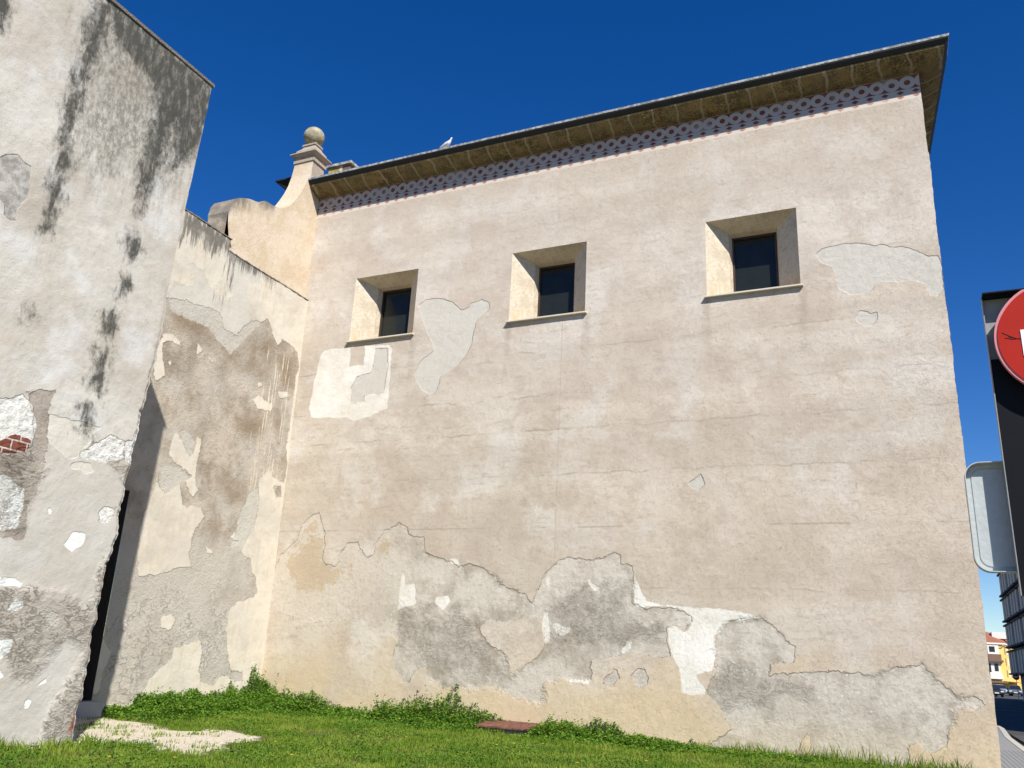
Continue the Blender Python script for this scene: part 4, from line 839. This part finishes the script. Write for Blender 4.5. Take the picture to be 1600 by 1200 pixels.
# projecting white and brown bays on the front (left) part
fx = lambda t: (-9+9*t, -1.6+1.6*t)
def bay(t0, t1, z0, z1, d, mat, name='bay'):
    a, b = fx(t0), fx(t1); m_ = MB(); m_.add([(a[0],a[1]-d,z0),(b[0],b[1]-d,z0),(b[0],b[1]-.01,z0),(a[0],a[1]-.01,z0),(a[0],a[1]-d,z1),(b[0],b[1]-d,z1),(b[0],b[1]-.01,z1),(a[0],a[1]-.01,z1)], [(3,2,1,0),(4,5,6,7),(0,1,5,4),(1,2,6,5),(2,3,7,6),(3,0,4,7)]); return m_.build(name, mat, yb)
bay(.50, .91, 6.4, 7.9, .9, WHW); bay(.50, .94, 5.4, 6.39, 1.0, BRN, 'balcony'); bay(.45, .90, 3.0, 5.1, .7, WHW); bay(.50, .93, 2.2, 2.99, 1.0, WHW, 'balcony'); bay(.4, 1.0, 1.55, 1.85, 2.2, BRN, 'awning'); bay(.3, .97, 5.12, 5.38, 1.3, BRN, 'canopy')
for (t0, t1, z0, z1, d) in [(.55,.62,6.75,7.7,.93),(.64,.71,6.75,7.7,.93),(.74,.84,6.75,7.7,.93),(.52,.60,3.3,4.8,.73),(.66,.74,3.3,4.8,.73),(.80,.87,3.5,4.8,.73)]: bay(t0, t1, z0, z1, d, WG, 'window')
for k_ in range(5):
    for fz in (2.6, 4.6, 6.5):
        t = (k_+.5)/5; x_, y_ = 3.4*t, 19*t; dx, dy = 3.4*.045, 19*.045
        mb = MB(); mb.add([(x_-dx+.04,y_-dy,fz),(x_+dx+.04,y_+dy,fz),(x_+dx+.04,y_+dy,fz+1.2),(x_-dx+.04,y_-dy,fz+1.2),(x_-dx-.2,y_-dy,fz),(x_+dx-.2,y_+dy,fz),(x_+dx-.2,y_+dy,fz+1.2),(x_-dx-.2,y_-dy,fz+1.2)], [(0,1,2,3),(7,6,5,4),(0,3,7,4),(1,5,6,2),(3,2,6,7),(0,4,5,1)]); mb.build('window', WHW if k_ == 1 else WG, yb)
mb = MB(); mb.add([(-.6,-.6,1.95),(2.6,-2.6,1.7),(4.5,17,1.7),(3.1,17,1.95),(-.6,-.6,1.88),(2.6,-2.6,1.60),(4.5,17,1.60),(3.1,17,1.88)], [(0,1,2,3),(7,6,5,4),(0,4,5,1),(1,5,6,2)]); mb.build('awning', simple('orange_awning', (.62,.33,.10)), yb)
far = tag(empty('distant_house', (44, 200, 0)), 'pale distant house closing the street between the yellow house and grey block', 'building')
far.location = (38, 205, 0); mb = MB().box(-3.5,12,0,10,-.15,8.2); mb.build('wall', simple('mauve_wall', (.36,.28,.28)), far); 
for k_ in range(6):
    for fz in (1.5, 4.2): MB().box(-3+2.4*k_,-1.8+2.4*k_,-.04,.02,fz,fz+1.5).build('window', WG, far)
MB().box(-3.8,12.3,-.3,10.3,8.2,8.5).build('roof', RTL, far)

# parked cars
def make_car(name, loc, rz, paint, label):
    root = tag(empty(name, loc, rz), label, 'car', 'cars parked at the end of the street')
    # length along y, front at -y
    prof = [(-2.15,.42,.62,.78),(-2.05,.30,.72,.84),(-1.2,.26,.88,.86),(-.75,.26,.95,.86),(1.6,.26,.98,.86),(2.05,.30,.92,.84),(2.15,.45,.75,.78)]
    rings = []
    for (y_, z0, z1, w) in prof: rings.append([(-w,y_,z0),(w,y_,z0),(w*1.02,y_,(z0+z1)/2),(w*.93,y_,z1),(-w*.93,y_,z1),(-w*1.02,y_,(z0+z1)/2)])
    MB().loft(rings).build('body', paint, root, bevel=.05)
    cab = [(-.95,.94,.96,.74),(-.25,.94,1.42,.66),(.9,.94,1.46,.66),(1.75,.94,1.0,.74)]
    cab = [[(-.76,-1.0,.93),(.76,-1.0,.93),(.76,1.8,.93),(-.76,1.8,.93)], [(-.60,-.30,1.40),(.60,-.30,1.40),(.60,1.15,1.42),(-.60,1.15,1.42)]]
    MB().loft(cab).build('cabin_glass', WG, root); MB().box(-.60,.60,-.28,1.14,1.40,1.455).build('cabin_roof', paint, root, bevel=.02)
    for sx in (-1, 1):
        MB().box(sx*.62-.16,sx*.62+.16,-2.14,-2.0,.60,.74).build('headlight', bpy.data.materials.get('lamp_glass') or simple('lamp_glass', (.75,.75,.72), .2), root)
        for yy_ in (-1.35, 1.35):
            w = MB().cyl((sx*.86,yy_,.32), (sx*.68,yy_,.32), .32, None, 20).build('wheel', bpy.data.materials.get('tyre') or simple('tyre', (.02,.02,.02)), root)
            MB().cyl((sx*.865,yy_,.32), (sx*.861,yy_,.32), .19, None, 14).build('rim', bpy.data.materials.get('rim_metal') or simple('rim_metal', (.45,.45,.46), .4), w)
    MB().box(-.55,.55,-2.17,-2.05,.42,.58).build('grille', bpy.data.materials['tyre'], root)
    MB().box(-.24,.24,-2.19,-2.172,.44,.54).build('number_plate', WHT, root)
    return root
make_car('parked_car', (28.75, 128, -.12), math.radians(-4), simple('blue_grey_paint', (.16,.20,.23), .25, .05, 2, 0, .3, .5), 'dark blue-grey car parked facing the camera in front of the yellow house')
make_car('parked_car', (26.85, 129.5, -.12), math.radians(38), simple('silver_paint', (.55,.57,.58), .25, .05, 2, 0, .4, .5), 'silver car parked at an angle, left of the blue-grey car')
make_car('parked_car', (24.45, 109, -.12), math.radians(10), simple('dark_paint', (.03,.03,.035), .25, .05, 2, 0, .3, .5), 'dark car mostly hidden behind the church corner')
# small no entry sign down the street
ns = tag(empty('street_sign', (26.15, 96.5, -.12)), 'small distant red no entry sign beside the white pillar down the street', 'road sign')
MB().cyl((0,0,0), (0,0,2.7), .035, None, 8).build('post', bpy.data.materials['galvanised_post'], ns)
d_ = MB().cyl((0,-.06,2.42), (0,-.04,2.42), .34, None, 28).build('disc', RED, ns); MB().box(-.25,.25,-.07,-.062,2.36,2.48).build('white_bar', WHT, d_)
